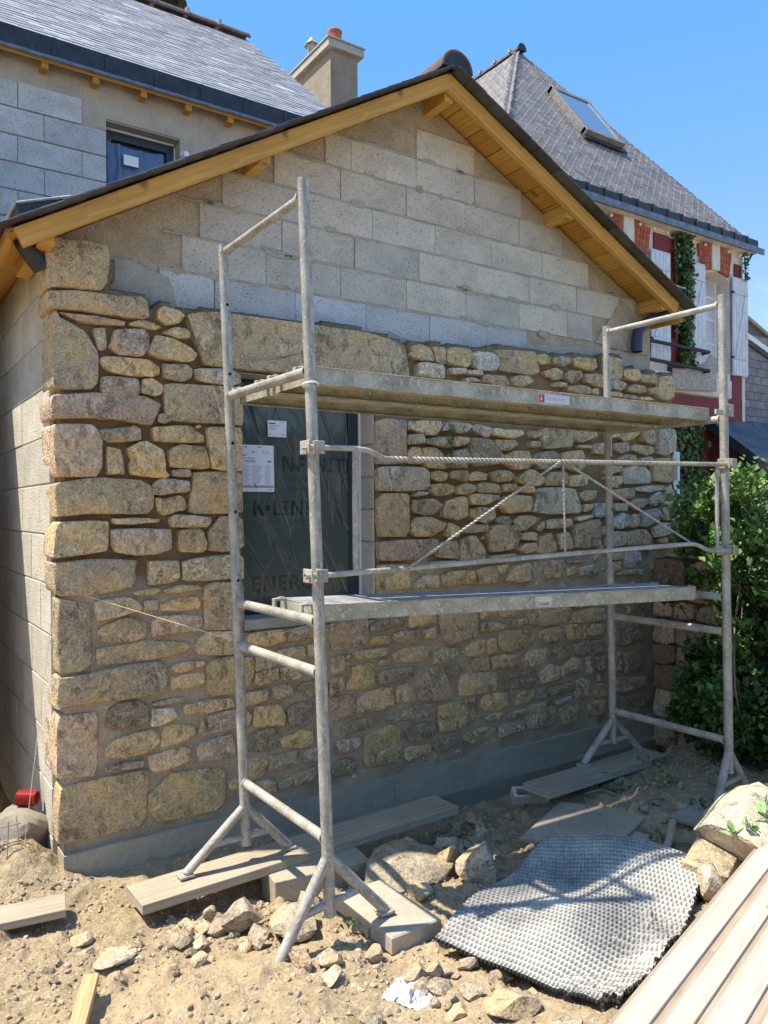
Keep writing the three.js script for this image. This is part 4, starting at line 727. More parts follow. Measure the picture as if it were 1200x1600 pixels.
// ================================================================ MAIN HOUSE BEHIND, LEFT
{
  const hs = thing('block_house', 'two-storey house of bare concrete blocks with new slate roof behind the extension', 'building');
  const Z = -2.8, OX0 = 0.965, OX1 = 1.62, OY0 = 3.6, OY1 = 4.755;
  const s = new THREE.Shape(); s.moveTo(-5, -0.8); s.lineTo(3.6, -0.8); s.lineTo(3.6, 5.12); s.lineTo(-5, 5.12); s.closePath(); const h = new THREE.Path(); h.moveTo(OX0, OY0); h.lineTo(OX0, OY1); h.lineTo(OX1, OY1); h.lineTo(OX1, OY0); h.closePath(); s.holes.push(h);
  const wg = flat(new THREE.ExtrudeGeometry(s, { depth: 0.22, bevelEnabled: false })); wg.translate(0, 0, Z - 0.22); const wall = part(hs, 'wall', boxUV(wg), M.houseRender);
  part(hs, 'gable_end_wall', (() => { const g = extrude([[-2.8, -0.8], [-9.3, -0.8], [-9.3, 5.0], [-6.05, 7.75], [-2.8, 5.0]].map(q => q), 0.2); g.rotateY(-Math.PI / 2); g.translate(3.6, 0, 0); return g; })(), M.houseRender);
  // blocks showing where the render has not reached
  const rows = [[4.64, 4.862, 0.265], [4.418, 4.64, 0.463], [4.196, 4.418, 0.262], [3.974, 4.196, 0.463], [3.752, 3.974, 0.262], [3.53, 3.752, 0.463]];
  rows.forEach(([y0, y1, o], r) => { for (let x = o - 5; x < 3; x += 0.5) { let a = x, b = x + 0.5; const cuts = r === 0 ? [[-5, 0.766]] : [[-5, OX0 - 0.002], r === 1 ? [1.86, 2.36] : [OX1 + 0.03, 2.9]]; for (const [c0, c1] of cuts) { const p = Math.max(a, c0), q = Math.min(b, c1); if (q - p < 0.09) continue; part(wall, 'concrete_block', bbox(q - p - (rnd() < 0.4 ? 0.008 : 0.003), y1 - y0 - 0.01, 0.03, (p + q) / 2, (y0 + y1) / 2, Z + 0.001 + rr(-0.002, 0.002), 0.005), pick(M.blockBlue)); } } });
  part(wall, 'window_lintel', box(OX1 - OX0 - 0.002, 0.012, 0.2, (OX0 + OX1) / 2, OY1 - 0.007, Z - 0.11), M.darkRender);
  // window under blue film
  const w = part(hs, 'window', merge([bbox(0.66, 0.075, 0.078, 1.295, 4.69, Z - 0.17), bbox(0.06, 1.1, 0.07, 1.0, 4.15, Z - 0.17), bbox(0.07, 1.1, 0.07, 1.575, 4.15, Z - 0.17)]), M.anthracite);
  part(w, 'frame_edge', merge([bbox(0.64, 0.018, 0.02, 1.29, 4.735, Z - 0.128), bbox(0.012, 1.1, 0.016, 1.612, 4.17, Z - 0.13)]), M.white);
  { const nx = 40, ny = 50, pos = [], idx = []; for (let j = 0; j <= ny; j++) for (let i = 0; i <= nx; i++) { const u = i / nx, v = j / ny, c = Math.pow(Math.abs(Math.sin(u * 9 - v * 3 + 4 * fbm(u * 3, v * 3, 1, 3, 301))), 4); pos.push(lerp(1.0, 1.5, u), lerp(3.62, 4.62 - 0.02 * Math.sin(u * 3.1), v), Z - 0.12 + 0.025 * c + 0.02 * (fbm(u * 4, v * 4, 3, 3, 303) - 0.5)); if (i < nx && j < ny) { const o = j * (nx + 1) + i; idx.push(o, o + 1, o + nx + 2, o, o + nx + 2, o + nx + 1); } } const g = new THREE.BufferGeometry(); g.setAttribute('position', new THREE.BufferAttribute(new Float32Array(pos), 3)); g.setIndex(idx); g.computeVertexNormals(); part(w, 'protective_film', g, new THREE.MeshPhysicalMaterial({ color: lin(0.10, 0.16, 0.27), roughness: 0.25, side: THREE.DoubleSide })); }
  part(w, 'glazing', box(0.5, 1.0, 0.006, 1.3, 4.16, Z - 0.17), M.darkGlass);
  part(w, 'paper_notice', box(0.13, 0.09, 0.002, 1.2, 4.475, Z - 0.075), M.paper);
  part(hs, 'wall_spout', tube(V(1.645, 4.62, Z - 0.02), V(1.66, 4.6, Z + 0.06), 0.028, 10), M.white);
  // roof
  const EY = 5.15, EZ = -2.73, RY = 7.95, RZ = -6.0, X1 = 3.75, sl = Math.atan2(RY - EY, EZ - RZ), L = Math.hypot(RY - EY, EZ - RZ);
  const rf = part(hs, 'roof', (() => { const g = extrude([[-EZ, EY - 0.02], [-RZ, RY - 0.02], [-RZ + 3.4, EY - 0.1], [-RZ + 3.4, EY - 0.2], [-RZ, RY - 0.12], [-EZ, EY - 0.05]], 9); g.rotateY(Math.PI / 2); g.translate(X1 - 9, 0, 0); return g; })(), M.brownWood);
  const list = [], n = Math.floor(L / 0.098);
  for (let i = 0; i < n; i++) for (let x = -2.2 + (i % 2) * 0.11; x < X1 - 0.05; x += 0.22) { const s0 = 0.06 + i * 0.098, g = box(0.216, 0.006, 0.2, 0, 0, 0); g.applyMatrix4(new THREE.Matrix4().makeRotationX(sl - 0.045 + rr(-0.012, 0.012)).setPosition(Math.min(x + 0.11, X1 - 0.1), EY + s0 * Math.sin(sl) + 0.012 + rr(0, 0.004), EZ - s0 * Math.cos(sl))); const t = rr(0.75, 1.25) * (rnd() < 0.06 ? 1.35 : 1); tint(g, () => [0.34 * t, 0.345 * t, 0.36 * t]); list.push(g); }
  part(rf, 'slates', merge(list), M.slateV, 'stuff');
  for (let x = X1; x > -1.5; x -= 0.45) { const g = halfTile(0.1, 0.014, 0.45); g.rotateY(Math.PI / 2); g.translate(x - 0.45, RY + 0.0, RZ); const c = box(0.05, 0.075, 0.21, x - 0.45, RY + 0.065, RZ); const o = part(rf, 'ridge_tile', g, M.ridge); part(rf, 'ridge_collar', c, M.concrete); }
  // gutter band standing on the slates, fascia, rafter feet
  const gt = part(hs, 'roof_gutter', merge([bar(V(-2, EY + 0.0, EZ + 0.06), V(X1, EY + 0.0, EZ + 0.06), 0.17, 0.012)]), M.zincDark);
  part(gt, 'gutter_rim', tube(V(-2, EY - 0.09, EZ + 0.07), V(X1, EY - 0.09, EZ + 0.07), 0.018, 10), M.zincBlue);
  for (let x = 0.1; x < X1; x += 0.42) part(gt, 'gutter_hook', bbox(0.035, 0.165, 0.008, x, EY, EZ + 0.071, 0.002), M.zincDark);
  part(hs, 'fascia_board', bbox(8, 0.045, 0.02, X1 - 4, EY - 0.095, EZ + 0.035), M.pine[0]);
  part(hs, 'soffit_board', box(8, 0.012, 0.08, X1 - 4, EY - 0.06, EZ + 0.005), M.pine[2]);
  for (let x = 0.45 - 0.8; x < X1; x += 0.404) part(hs, 'rafter_foot', bbox(0.055, 0.055, 0.1, x, EY - 0.142, Z + 0.05, 0.004), M.pine[2]);
  // vent cowl on the far side of the ridge
  const cw = part(hs, 'flue_pipe', tube(V(2.68, RY - 0.3, RZ - 0.25), V(2.68, RY + 0.3, RZ - 0.25), 0.145, 20), M.black);
  part(cw, 'flue_cowl', (() => { const g = new THREE.LatheGeometry([[0.001, 0.16], [0.12, 0.14], [0.25, 0.03], [0.27, 0], [0.26, -0.015], [0.13, 0.0], [0.001, 0.0]].map(q => new THREE.Vector2(...q)), 28).toNonIndexed(); g.translate(2.68, RY + 0.3, RZ - 0.25); return boxUV(g); })(), M.black);
}
{
  // ================================================================ CHIMNEY STACK
  const c = thing('chimney_stack', 'tall rendered chimney stack with two clay pots rising behind the slate roof', 'chimney', null, [5.68, 0, -7.0]);
  const H = 8.98, W = 0.53, D = 1.42;
  part(c, 'stack', bbox(W, H + 0.8, D, W / 2, H / 2 - 0.4, -D / 2, 0.01), M.chimney);
  part(c, 'cap', merge([bbox(W + 0.16, 0.13, D + 0.16, W / 2, H + 0.06, -D / 2, 0.012), bbox(W + 0.2, 0.03, D + 0.2, W / 2, H + 0.14, -D / 2, 0.006)]), M.concrete);
  part(c, 'flashing', bbox(0.49, 0.05, 0.02, 0.27, 7.95, 0.008, 0.004).rotateZ(-0.02), M.galva);
  const pot = (z, h) => part(c, 'chimney_pot', (() => { const g = new THREE.LatheGeometry([[0.12, 0], [0.125, 0.03], [0.11, h - 0.05], [0.125, h - 0.03], [0.12, h], [0.09, h], [0.09, 0]].map(q => new THREE.Vector2(...q)), 20).toNonIndexed(); g.translate(W / 2, H + 0.14, z); return boxUV(g); })(), M.terracotta);
  pot(-0.3, 0.38); const p2 = pot(-1.1, 0.3);
  part(p2, 'pot_cowl', merge([tube(V(W / 2, H + 0.42, -1.1), V(W / 2, H + 0.7, -1.1), 0.09, 14, 0.08), ...[0, 1, 2, 3].map(k => { const g = bbox(0.16, 0.012, 0.12, 0.1, 0, 0, 0.004); g.rotateZ(-0.7); g.rotateY(k * 1.57 + 0.4); g.translate(W / 2, H + 0.78, -1.1); return g; }), tube(V(W / 2, H + 0.7, -1.1), V(W / 2, H + 0.8, -1.1), 0.1, 14, 0.04)]), M.galva);
}
console.log('house');
{
  // ================================================================ VILLA, RIGHT
  const vl = thing('villa', 'old white villa with red panels, pale blue shutters and steep hipped slate roof', 'building');
  const Z = -3.5, XA = 6.2, XB = 11.8, Y0 = -0.6, EY = 5.82, EZ = -3.38, AP = V(9.02, 9.55, -6.1), EXA = 6.06, EXB = 11.98;
  const wins = [[8.62, 9.02, 3.62, 5.28], [10.64, 11.38, 3.62, 5.30]];
  const s = new THREE.Shape(); s.moveTo(XA, Y0); s.lineTo(XB, Y0); s.lineTo(XB, EY); s.lineTo(XA, EY); s.closePath();
  for (const [a, b, c, d] of wins) { const h = new THREE.Path(); h.moveTo(a, c); h.lineTo(a, d - 0.12); h.quadraticCurveTo((a + b) / 2, d + 0.08, b, d - 0.12); h.lineTo(b, c); h.closePath(); s.holes.push(h); }
  const wg = flat(new THREE.ExtrudeGeometry(s, { depth: 0.35, bevelEnabled: false })); wg.translate(0, 0, Z - 0.35); part(vl, 'front_wall', boxUV(wg), M.whiteWall);
  part(vl, 'side_wall', merge([box(0.3, EY - Y0, 6, XA + 0.15, (EY + Y0) / 2, Z - 3.36), box(0.3, EY - Y0, 6, XB - 0.15, (EY + Y0) / 2, Z - 3.36)]), M.whiteWall);
  const plate = (x0, x1, y0, y1, z, m, n) => part(vl, n, bbox(x1 - x0, y1 - y0, 0.03, (x0 + x1) / 2, (y0 + y1) / 2, Z + z, 0.004), m);
  plate(9.36, 9.72, 5.3, 5.62, 0.012, M.red, 'red_panel'); plate(9.70, 10.12, 3.2, 5.6, 0.010, M.red, 'red_panel'); plate(11.52, 11.72, 5.18, 5.5, 0.012, M.red, 'red_panel'); plate(8.0, 8.16, 5.4, 5.7, 0.012, M.red, 'red_panel');
  plate(9.2, 11.78, 1.2, 3.18, 0.012, M.red, 'red_base'); plate(11.42, 11.7, 3.1, 3.6, 0.014, M.red, 'red_panel');
  plate(9.3, 11.4, 3.2, 3.5, 0.02, M.whiteWall, 'window_ledge');
  plate(11.72, 11.8, 2.6, 5.2, 0.016, M.whiteWall, 'corner_band');
  // brick flares either side of each keystone, every brick laid
  const flare = (x0, x1, lean) => { const f = part(vl, 'brick_arch', bbox(x1 - x0 - 0.01, 0.3, 0.035, (x0 + x1) / 2, 5.45, Z + 0.012, 0.003), M.whiteWall); for (let r = 0; r < 4; r++) { const w = (x1 - x0) / 5; for (let k = 0; k < 5; k++) { const y = 5.315 + r * 0.105, cx = x0 + (k + 0.5) * w + lean * (y - 5.48) * 0.16; part(f, 'brick', bbox(w - 0.005, 0.101, 0.05, cx, y - lean * (k - 2) * 0.012, Z + 0.022, 0.002), pick(M.brick)); } } };
  flare(8.2, 8.6, -1); flare(8.84, 9.22, 1); flare(10.5, 10.82, -1); flare(11.04, 11.37, 1);
  for (const [a, b] of [[8.6, 8.84], [10.82, 11.04]]) part(vl, 'keystone', bbox(b - a, 0.42, 0.07, (a + b) / 2, 5.5, Z + 0.03, 0.01), M.whiteWall);
  // windows
  for (const [a, b, c, d] of wins) {
    const w = part(vl, 'window', merge([bbox(0.05, d - c, 0.06, a + 0.03, (c + d) / 2, Z - 0.25), bbox(0.05, d - c, 0.06, b - 0.03, (c + d) / 2, Z - 0.25), bbox(0.05, d - c, 0.05, (a + b) / 2, (c + d) / 2, Z - 0.25), ...[0, 0.3, 0.55, 0.78].map(t => bbox(b - a, 0.04, 0.042, (a + b) / 2, lerp(c + 0.03, d, t), Z - 0.25))]), M.white);
    part(w, 'pane', box(b - a - 0.02, d - c, 0.006, (a + b) / 2, (c + d) / 2, Z - 0.27), M.darkGlass);
    part(w, 'curtain', box((b - a) * 0.9, d - c - 0.1, 0.01, (a + b) / 2, (c + d) / 2, Z - 0.255), M.shutter);
  }
  // shutters, boarded with two ledges
  const shutter = (x0, x1, y0, y1, turn) => { const w = x1 - x0, sg = new THREE.Group(); const n = 5, base = part(vl, 'shutter', bbox(w, y1 - y0, 0.02, (x0 + x1) / 2, (y0 + y1) / 2, Z + 0.05, 0.003), M.shutter); for (let k = 0; k < n; k++) part(base, 'shutter_board', bbox(w / n - 0.006, y1 - y0 - 0.01 - 0.02 * Math.abs(k - 2), 0.012, x0 + (k + 0.5) * w / n, (y0 + y1) / 2, Z + 0.064, 0.003), M.shutter); for (const t of [0.18, 0.84]) part(base, 'shutter_ledge', bbox(w * 0.9, 0.05, 0.02, (x0 + x1) / 2, lerp(y0, y1, t), Z + 0.078, 0.004), M.shutter); part(base, 'shutter_brace', bar(V(x0 + 0.08, lerp(y0, y1, 0.2), Z + 0.078), V(x1 - 0.08, lerp(y0, y1, 0.82), Z + 0.078), 0.05, 0.018), M.shutter); part(base, 'shutter_hinge', merge([0.18, 0.84].map(t => bbox(0.05, 0.035, 0.03, x0 - 0.02, lerp(y0, y1, t), Z + 0.07, 0.004))), M.black); };
  shutter(9.24, 9.7, 3.66, 5.34); shutter(10.12, 10.62, 3.66, 5.32); shutter(11.4, 11.84, 3.6, 5.26); shutter(8.15, 8.58, 3.66, 5.3);
  // roof
  const quad = (a, b, c, d) => { const g = new THREE.BufferGeometry(); const t = [a, b, c]; if (d) t.push(a, c, d); g.setAttribute('position', new THREE.BufferAttribute(new Float32Array(t.flatMap(v => [v.x, v.y, v.z])), 3)); g.computeVertexNormals(); return boxUV(g); };
  const BL = V(EXA, EY, EZ), BR = V(EXB, EY, EZ), AB = V(AP.x, AP.y, -14), BLb = V(EXA, EY, -14), BRb = V(EXB, EY, -14);
  const rf = part(vl, 'roof', merge([quad(BL, BR, AP), quad(BLb, BL, AP, AB), quad(BR, BRb, AB, AP), box(EXB - EXA, 0.05, 10, (EXA + EXB) / 2, EY - 0.06, -8.4)]), M.slate[0]);
  const list = [], hooks = []; const lay = (o, ux, uy, nrm, xr, len) => { const m = new THREE.Matrix4(), rows = Math.floor(len / 0.092); for (let i = 0; i < rows; i++) { const t = i * 0.092, [a, b] = xr(t); for (let x = Math.ceil(a / 0.17) * 0.17 + (i % 2) * 0.085 - 0.17; x < b + 0.1; x += 0.17) { const x0 = Math.max(x, a), x1 = Math.min(x + 0.164, b); if (x1 - x0 < 0.03) continue; const g = box(x1 - x0, 0.2, 0.007, 0, 0, 0); const k = rr(-0.012, 0.012); const n2 = nrm.clone().addScaledVector(uy, -0.05 + k).normalize(), u2 = n2.clone().cross(ux).normalize(); const c = o.clone().addScaledVector(ux, (x0 + x1) / 2).addScaledVector(uy, t + 0.08).addScaledVector(nrm, 0.014 + rr(0, 0.006)); g.applyMatrix4(m.makeBasis(ux, u2, n2).setPosition(c)); const q = rr(0.74, 1.26), w = rnd(); tint(g, () => [0.215 * q * (w < 0.2 ? 1.12 : 1), 0.2 * q, 0.185 * q]); list.push(g); if (rnd() < 0.92) { const hk = box(0.012, 0.03, 0.012, 0, 0, 0); const c2 = o.clone().addScaledVector(ux, (x0 + x1) / 2).addScaledVector(uy, t - 0.015).addScaledVector(nrm, 0.027); hk.applyMatrix4(m.makeBasis(ux, uy, nrm).setPosition(c2)); hooks.push(hk); } } } };
  { const uy = AP.clone().sub(V(AP.x, EY, EZ)), len = uy.length(); uy.normalize(); const ux = V(1, 0, 0), nrm = ux.clone().cross(uy).normalize(); lay(V(0, EY, EZ), ux, uy, nrm, t => [lerp(EXA, AP.x, t / len), lerp(EXB, AP.x, t / len)], len - 0.1); }
  { const uy = V(AP.x - EXA, AP.y - EY, 0), len = uy.length(); uy.normalize(); const ux = V(0, 0, 1), nrm = ux.clone().cross(uy).normalize(); lay(V(EXA, EY, 0), ux, uy, nrm, t => [-9.5, lerp(EZ, AP.z, t / len)], len - 0.1); }
  part(rf, 'slates', merge(list), M.slateV, 'stuff'); part(rf, 'slate_hooks', merge(hooks), M.galva, 'stuff');
  part(rf, 'hip_flashing', merge([tube(BL.clone().add(V(0, 0.03, 0)), AP.clone().add(V(0, 0.02, 0)), 0.014, 6), tube(BR.clone().add(V(0, 0.03, 0)), AP.clone().add(V(0, 0.02, 0)), 0.014, 6)]), M.slate[1]);
  for (let k = 0; k < 9; k++) { const g = halfTile(0.085, 0.014, 0.42); g.translate(AP.x, AP.y - 0.02, AP.z - 0.3 - k * 0.4); part(rf, 'ridge_tile', g, M.ridge); part(rf, 'ridge_collar', box(0.2, 0.05, 0.04, AP.x, AP.y + 0.05, AP.z - 0.1 - k * 0.4), M.concrete); }
  part(rf, 'ridge_end', (() => { const sh = []; for (let k = 0; k <= 14; k++) { const a = Math.PI * k / 14; sh.push([0.1 * Math.cos(a), 0.12 * Math.sin(a)]); } const g = extrude(sh, 0.02, 0.004); g.translate(AP.x, AP.y - 0.02, AP.z + 0.12); return g; })(), M.zincDark);
  // skylight on the front slope
  { const uy = AP.clone().sub(V(AP.x, EY, EZ)).normalize(), ux = V(1, 0, 0), nrm = ux.clone().cross(uy).normalize(), m = new THREE.Matrix4().makeBasis(ux, uy, nrm).setPosition(V(9.38, EY, EZ).addScaledVector(uy, 2.58).addScaledVector(nrm, 0.03)); const sk = part(vl, 'skylight', merge([bbox(0.09, 1.3, 0.12, -0.43, 0, 0.05), bbox(0.09, 1.3, 0.12, 0.43, 0, 0.05), bbox(0.95, 0.1, 0.14, 0, -0.62, 0.05), bbox(0.95, 0.1, 0.13, 0, 0.62, 0.05)]).applyMatrix4(m), mat([0.3, 0.29, 0.28], X.metal, { roughness: 0.5, metalness: 0.3 })); part(sk, 'skylight_pane', box(0.78, 1.16, 0.012, 0, 0, 0.09).applyMatrix4(m), mat([0.25, 0.3, 0.36], null, { roughness: 0.05, metalness: 0.6 })); part(sk, 'skylight_apron', bbox(1.05, 0.12, 0.02, 0, -0.72, 0.03).applyMatrix4(m), M.zincDark); }
  // gutter band and hooks, eave soffit with the little white knobs
  const gt = part(vl, 'roof_gutter', bar(V(EXA, EY + 0.05, EZ + 0.04), V(EXB + 0.02, EY + 0.05, EZ + 0.04), 0.14, 0.012), M.zincDark);
  part(gt, 'gutter_fascia', bar(V(EXA, EY - 0.06, EZ + 0.07), V(EXB + 0.15, EY - 0.06, EZ + 0.07), 0.1, 0.03), M.zincBlue);
  for (let x = EXA + 0.2; x < EXB; x += 0.36) part(gt, 'gutter_hook', merge([bbox(0.03, 0.2, 0.014, x, EY + 0.03, EZ + 0.06, 0.003), tube(V(x, EY + 0.13, EZ + 0.05), V(x + 0.05, EY + 0.2, EZ - 0.08), 0.01, 6)]), M.zincDark);
  part(vl, 'eaves_soffit', box(EXB - EXA, 0.02, 0.14, (EXA + EXB) / 2, EY - 0.1, EZ - 0.05), M.whiteWall);
  for (let x = 7.0; x < 11.8; x += 0.33) part(vl, 'eaves_knob', (() => { const g = new THREE.SphereGeometry(0.026, 10, 8).toNonIndexed(); g.translate(x, EY - 0.17, Z + 0.06); return g; })(), M.white);
  part(vl, 'bare_render', (() => { const g = extrude([[9.72, 3.22], [10.86, 3.28], [10.85, 3.82], [10.72, 3.86], [10.6, 3.72], [10.3, 3.62], [10.0, 3.56], [9.72, 3.54]], 0.02, 0.004); g.translate(0, 0, Z + 0.075); return g; })(), mat([0.62, 0.61, 0.57], X.lichen, { bump: 0.004 }));
  part(vl, 'iron_rail', tube(V(8.9, 3.88, Z + 0.2), V(10.5, 3.86, Z + 0.2), 0.028, 10), M.black); part(vl, 'iron_rail', tube(V(8.9, 3.60, Z + 0.2), V(10.5, 3.56, Z + 0.2), 0.028, 10), M.black);
  part(vl, 'rail_bracket', merge([3.86, 3.56].map(y => tube(V(10.5, y, Z + 0.2), V(10.52, y, Z + 0.06), 0.03, 8))), M.black);
  part(vl, 'gutter_spout', path([V(11.9, EY - 0.1, EZ), V(11.86, EY - 0.22, EZ - 0.05), V(11.82, EY - 0.3, Z + 0.04)], 0.018, 8), M.zincDark);
}
console.log('villa');
{
  // lean-to with slate roof against the villa
  const l = thing('lean_to', 'low dark red lean-to with slate roof against the white villa', 'outbuilding');
  const X0 = 10.62, X1 = 15; part(l, 'side_wall', (() => { const g = extrude([[3.5, -0.6], [3.5, 2.66], [2.2, 1.62], [2.2, -0.6]].map(([z, y]) => [-z, y]), 0.12); g.rotateY(-Math.PI / 2); g.translate(X0 + 0.24, 0, 0); return g; })(), M.darkRed);
  part(l, 'front_wall', box(4.2, 2.2, 0.12, 12.85, 0.5, -2.14), M.darkRed);
  const a = V(X0, 2.84, -3.5), b = V(X0, 1.62, -1.95), uy = a.clone().sub(b).normalize(), ux = V(1, 0, 0), nrm = ux.clone().cross(uy).normalize();
  const rf = part(l, 'roof', (() => { const g = box(X1 - X0, a.distanceTo(b), 0.05, (X1 - X0) / 2, a.distanceTo(b) / 2, -0.03); return g.applyMatrix4(new THREE.Matrix4().makeBasis(ux, uy, nrm).setPosition(b)); })(), M.slate[2]);
  const list = []; for (let i = 0; i < 19; i++) for (let x = (i % 2) * 0.1; x < 3.2; x += 0.2) { const g = box(0.193, 0.2, 0.007, x + 0.1, i * 0.1 + 0.08, 0.012 + rr(0, 0.004)); g.rotateX(-0.0); g.applyMatrix4(new THREE.Matrix4().makeBasis(ux, uy, nrm).setPosition(b)); const q = rr(0.7, 1.3); tint(g, () => [0.1 * q, 0.102 * q, 0.11 * q]); list.push(g); }
  part(rf, 'slates', merge(list), M.slateV, 'stuff');
  part(rf, 'barge_board', bar(b.clone().add(V(-0.03, -0.04, 0.02)), a.clone().add(V(-0.03, -0.04, 0.02)), 0.14, 0.03), M.zincDark);
  // farther slate-hung annex
  const n = thing('slate_hung_annex', 'grey slate-hung annex with white barge board beside the villa corner', 'outbuilding');
  part(n, 'wall', box(3.2, 5.6, 0.2, 14.9, 1.9, -4.62), M.slate[1]);
  for (let r = 0; r < 14; r++) for (let k = 0; k < 6; k++) { const x = 13.32 + k * 0.26 + (r % 2) * 0.13, y = 2.6 + r * 0.16; if (y > 5.0 - 0.285 * (x - 13.3)) continue; part(n, 'hung_slate', bbox(0.252, 0.15, 0.012, x + 0.13, y, -4.51 + rr(0, 0.004), 0.003), pick([M.annexSlate || (M.annexSlate = mat([0.27, 0.275, 0.28], X.slate, { bump: 0.002 })), M.annexSlate2 || (M.annexSlate2 = mat([0.32, 0.32, 0.32], X.slate, { bump: 0.002 }))])); }
  part(n, 'barge_board', bar(V(13.0, 4.86, -4.45), V(16.5, 3.86, -4.45), 0.1, 0.03), M.white);
  part(n, 'verge_slates', bar(V(13.0, 4.78, -4.47), V(16.5, 3.78, -4.47), 0.12, 0.03), M.zincDark);
  part(n, 'roof', (() => { const g = extrude([[13.0, 4.92], [16.5, 3.92], [16.5, 4.3], [13.2, 5.5]], 0.1); g.translate(0, 0, -4.9); return g; })(), M.slate[1]);
  part(n, 'roof_verge', bar(V(13.1, 5.55, -4.8), V(16.5, 4.35, -4.8), 0.07, 0.1), mat([0.42, 0.38, 0.28], X.mortar, { bump: 0.006 }));
}
// ================================================================ SCAFFOLD
const frameLean = (X, k, y) => X + k * (y - 1);
function scaffoldFrame(label, X, lean, z1, z2, bars, top, foot) {
  const f = thing('scaffold_trestle', label, 'scaffold trestle', 'scaffold end trestles', [frameLean(X, lean, 0), 0, (z1 + z2) / 2]);
  const o = f.position, L = (y, z) => V(frameLean(X, lean, y) - o.x, y, z - o.z);
  const posts = [];
  for (const [z, yt, fb, up] of [[z1, top[0], foot[0], 1.35], [z2, top[1], foot[1], 0.72]]) {
    const p = part(f, 'post', merge([tube(L(fb.y0 + 0.1, z), L(yt, z), 0.0235, 20), tube(L(fb.y0 + 0.1, z), L(up, z), 0.0245, 20)]), M.galva); posts.push(p);
    part(p, 'post_cap', tube(L(yt - 0.001, z), L(yt + 0.003, z), 0.022, 16), M.galvaDusty);
    if (z === z1) for (let y = 2.35; y > 1.0; y -= 0.33) part(p, 'pin_hole', (() => { const c = L(y, z), g = new THREE.CylinderGeometry(0.0075, 0.0075, 0.002, 12).toNonIndexed(); g.rotateX(Math.PI / 2); const d = V(camera.position.x * 0 - 0.0, 0, 1); g.translate(c.x, c.y, c.z + 0.0238); return boxUV(g); })(), M.hole);
    // splayed foot: two legs, tie and pads
    const yb = fb.y0, J = L(fb.join, z);
    const lA = V(fb.xa - o.x, fb.ya + 0.012, z - o.z), lB = V(fb.xb - o.x, fb.yb + 0.012, z - o.z);
    part(f, 'foot_leg', tube(lA, J, 0.0225, 14), M.galvaDusty); part(f, 'foot_leg', tube(lB, J, 0.0225, 14), M.galvaDusty);
    part(f, 'foot_tie', tube(lA.clone().lerp(J, 0.42), lB.clone().lerp(J, 0.42), 0.0165, 12), M.galvaDusty);
    for (const q of [lA, lB]) part(f, 'foot_pad', bbox(0.07, 0.012, 0.06, q.x, q.y - 0.006, q.z, 0.003), M.galvaDusty);
  }
  bars.forEach((y, i) => part(f, 'cross_bar', tube(L(y, z1 + 0.02), L(y, z2 - 0.02), i === 0 ? 0.0175 : 0.021, 16), i > 2 ? M.galvaDusty : M.galva));
  for (const y of bars) for (const z of [z1 + 0.026, z2 - 0.026]) part(f, 'weld_collar', tube(L(y, z - 0.006), L(y, z + 0.006), 0.0255, 14), M.galvaDusty);
  return f;
}
const plankTopL = -0.335, plankTopR = -0.245;
const gF = (x, z) => ground(x, z);
scaffoldFrame('scaffold end trestle standing in front of the wrapped window, nearest the viewer', 0.677, -0.034, 0.58, 1.387, [2.6, 1.917, 0.922, 0.716, 0.047], [2.635, 2.665],
  [{ y0: -0.36, join: -0.07, xa: 0.415, ya: plankTopL, xb: 0.95, yb: plankTopL }, { y0: -0.36, join: -0.02, xa: 0.49, ya: -0.392, xb: 0.985, yb: -0.325 }]);
scaffoldFrame('scaffold end trestle at the far right beside the leafy shrub', 3.177, -0.017, 0.764, 1.571, [2.495, 1.86, 0.865, 0.671, 0.059], [2.53, 2.545],
  [{ y0: -0.25, join: 0.0, xa: 2.915, ya: plankTopR, xb: 3.46, yb: plankTopR }, { y0: -0.22, join: 0.0, xa: 3.06, ya: gF(3.06, 1.571), xb: 3.4, yb: gF(3.4, 1.571) }]);
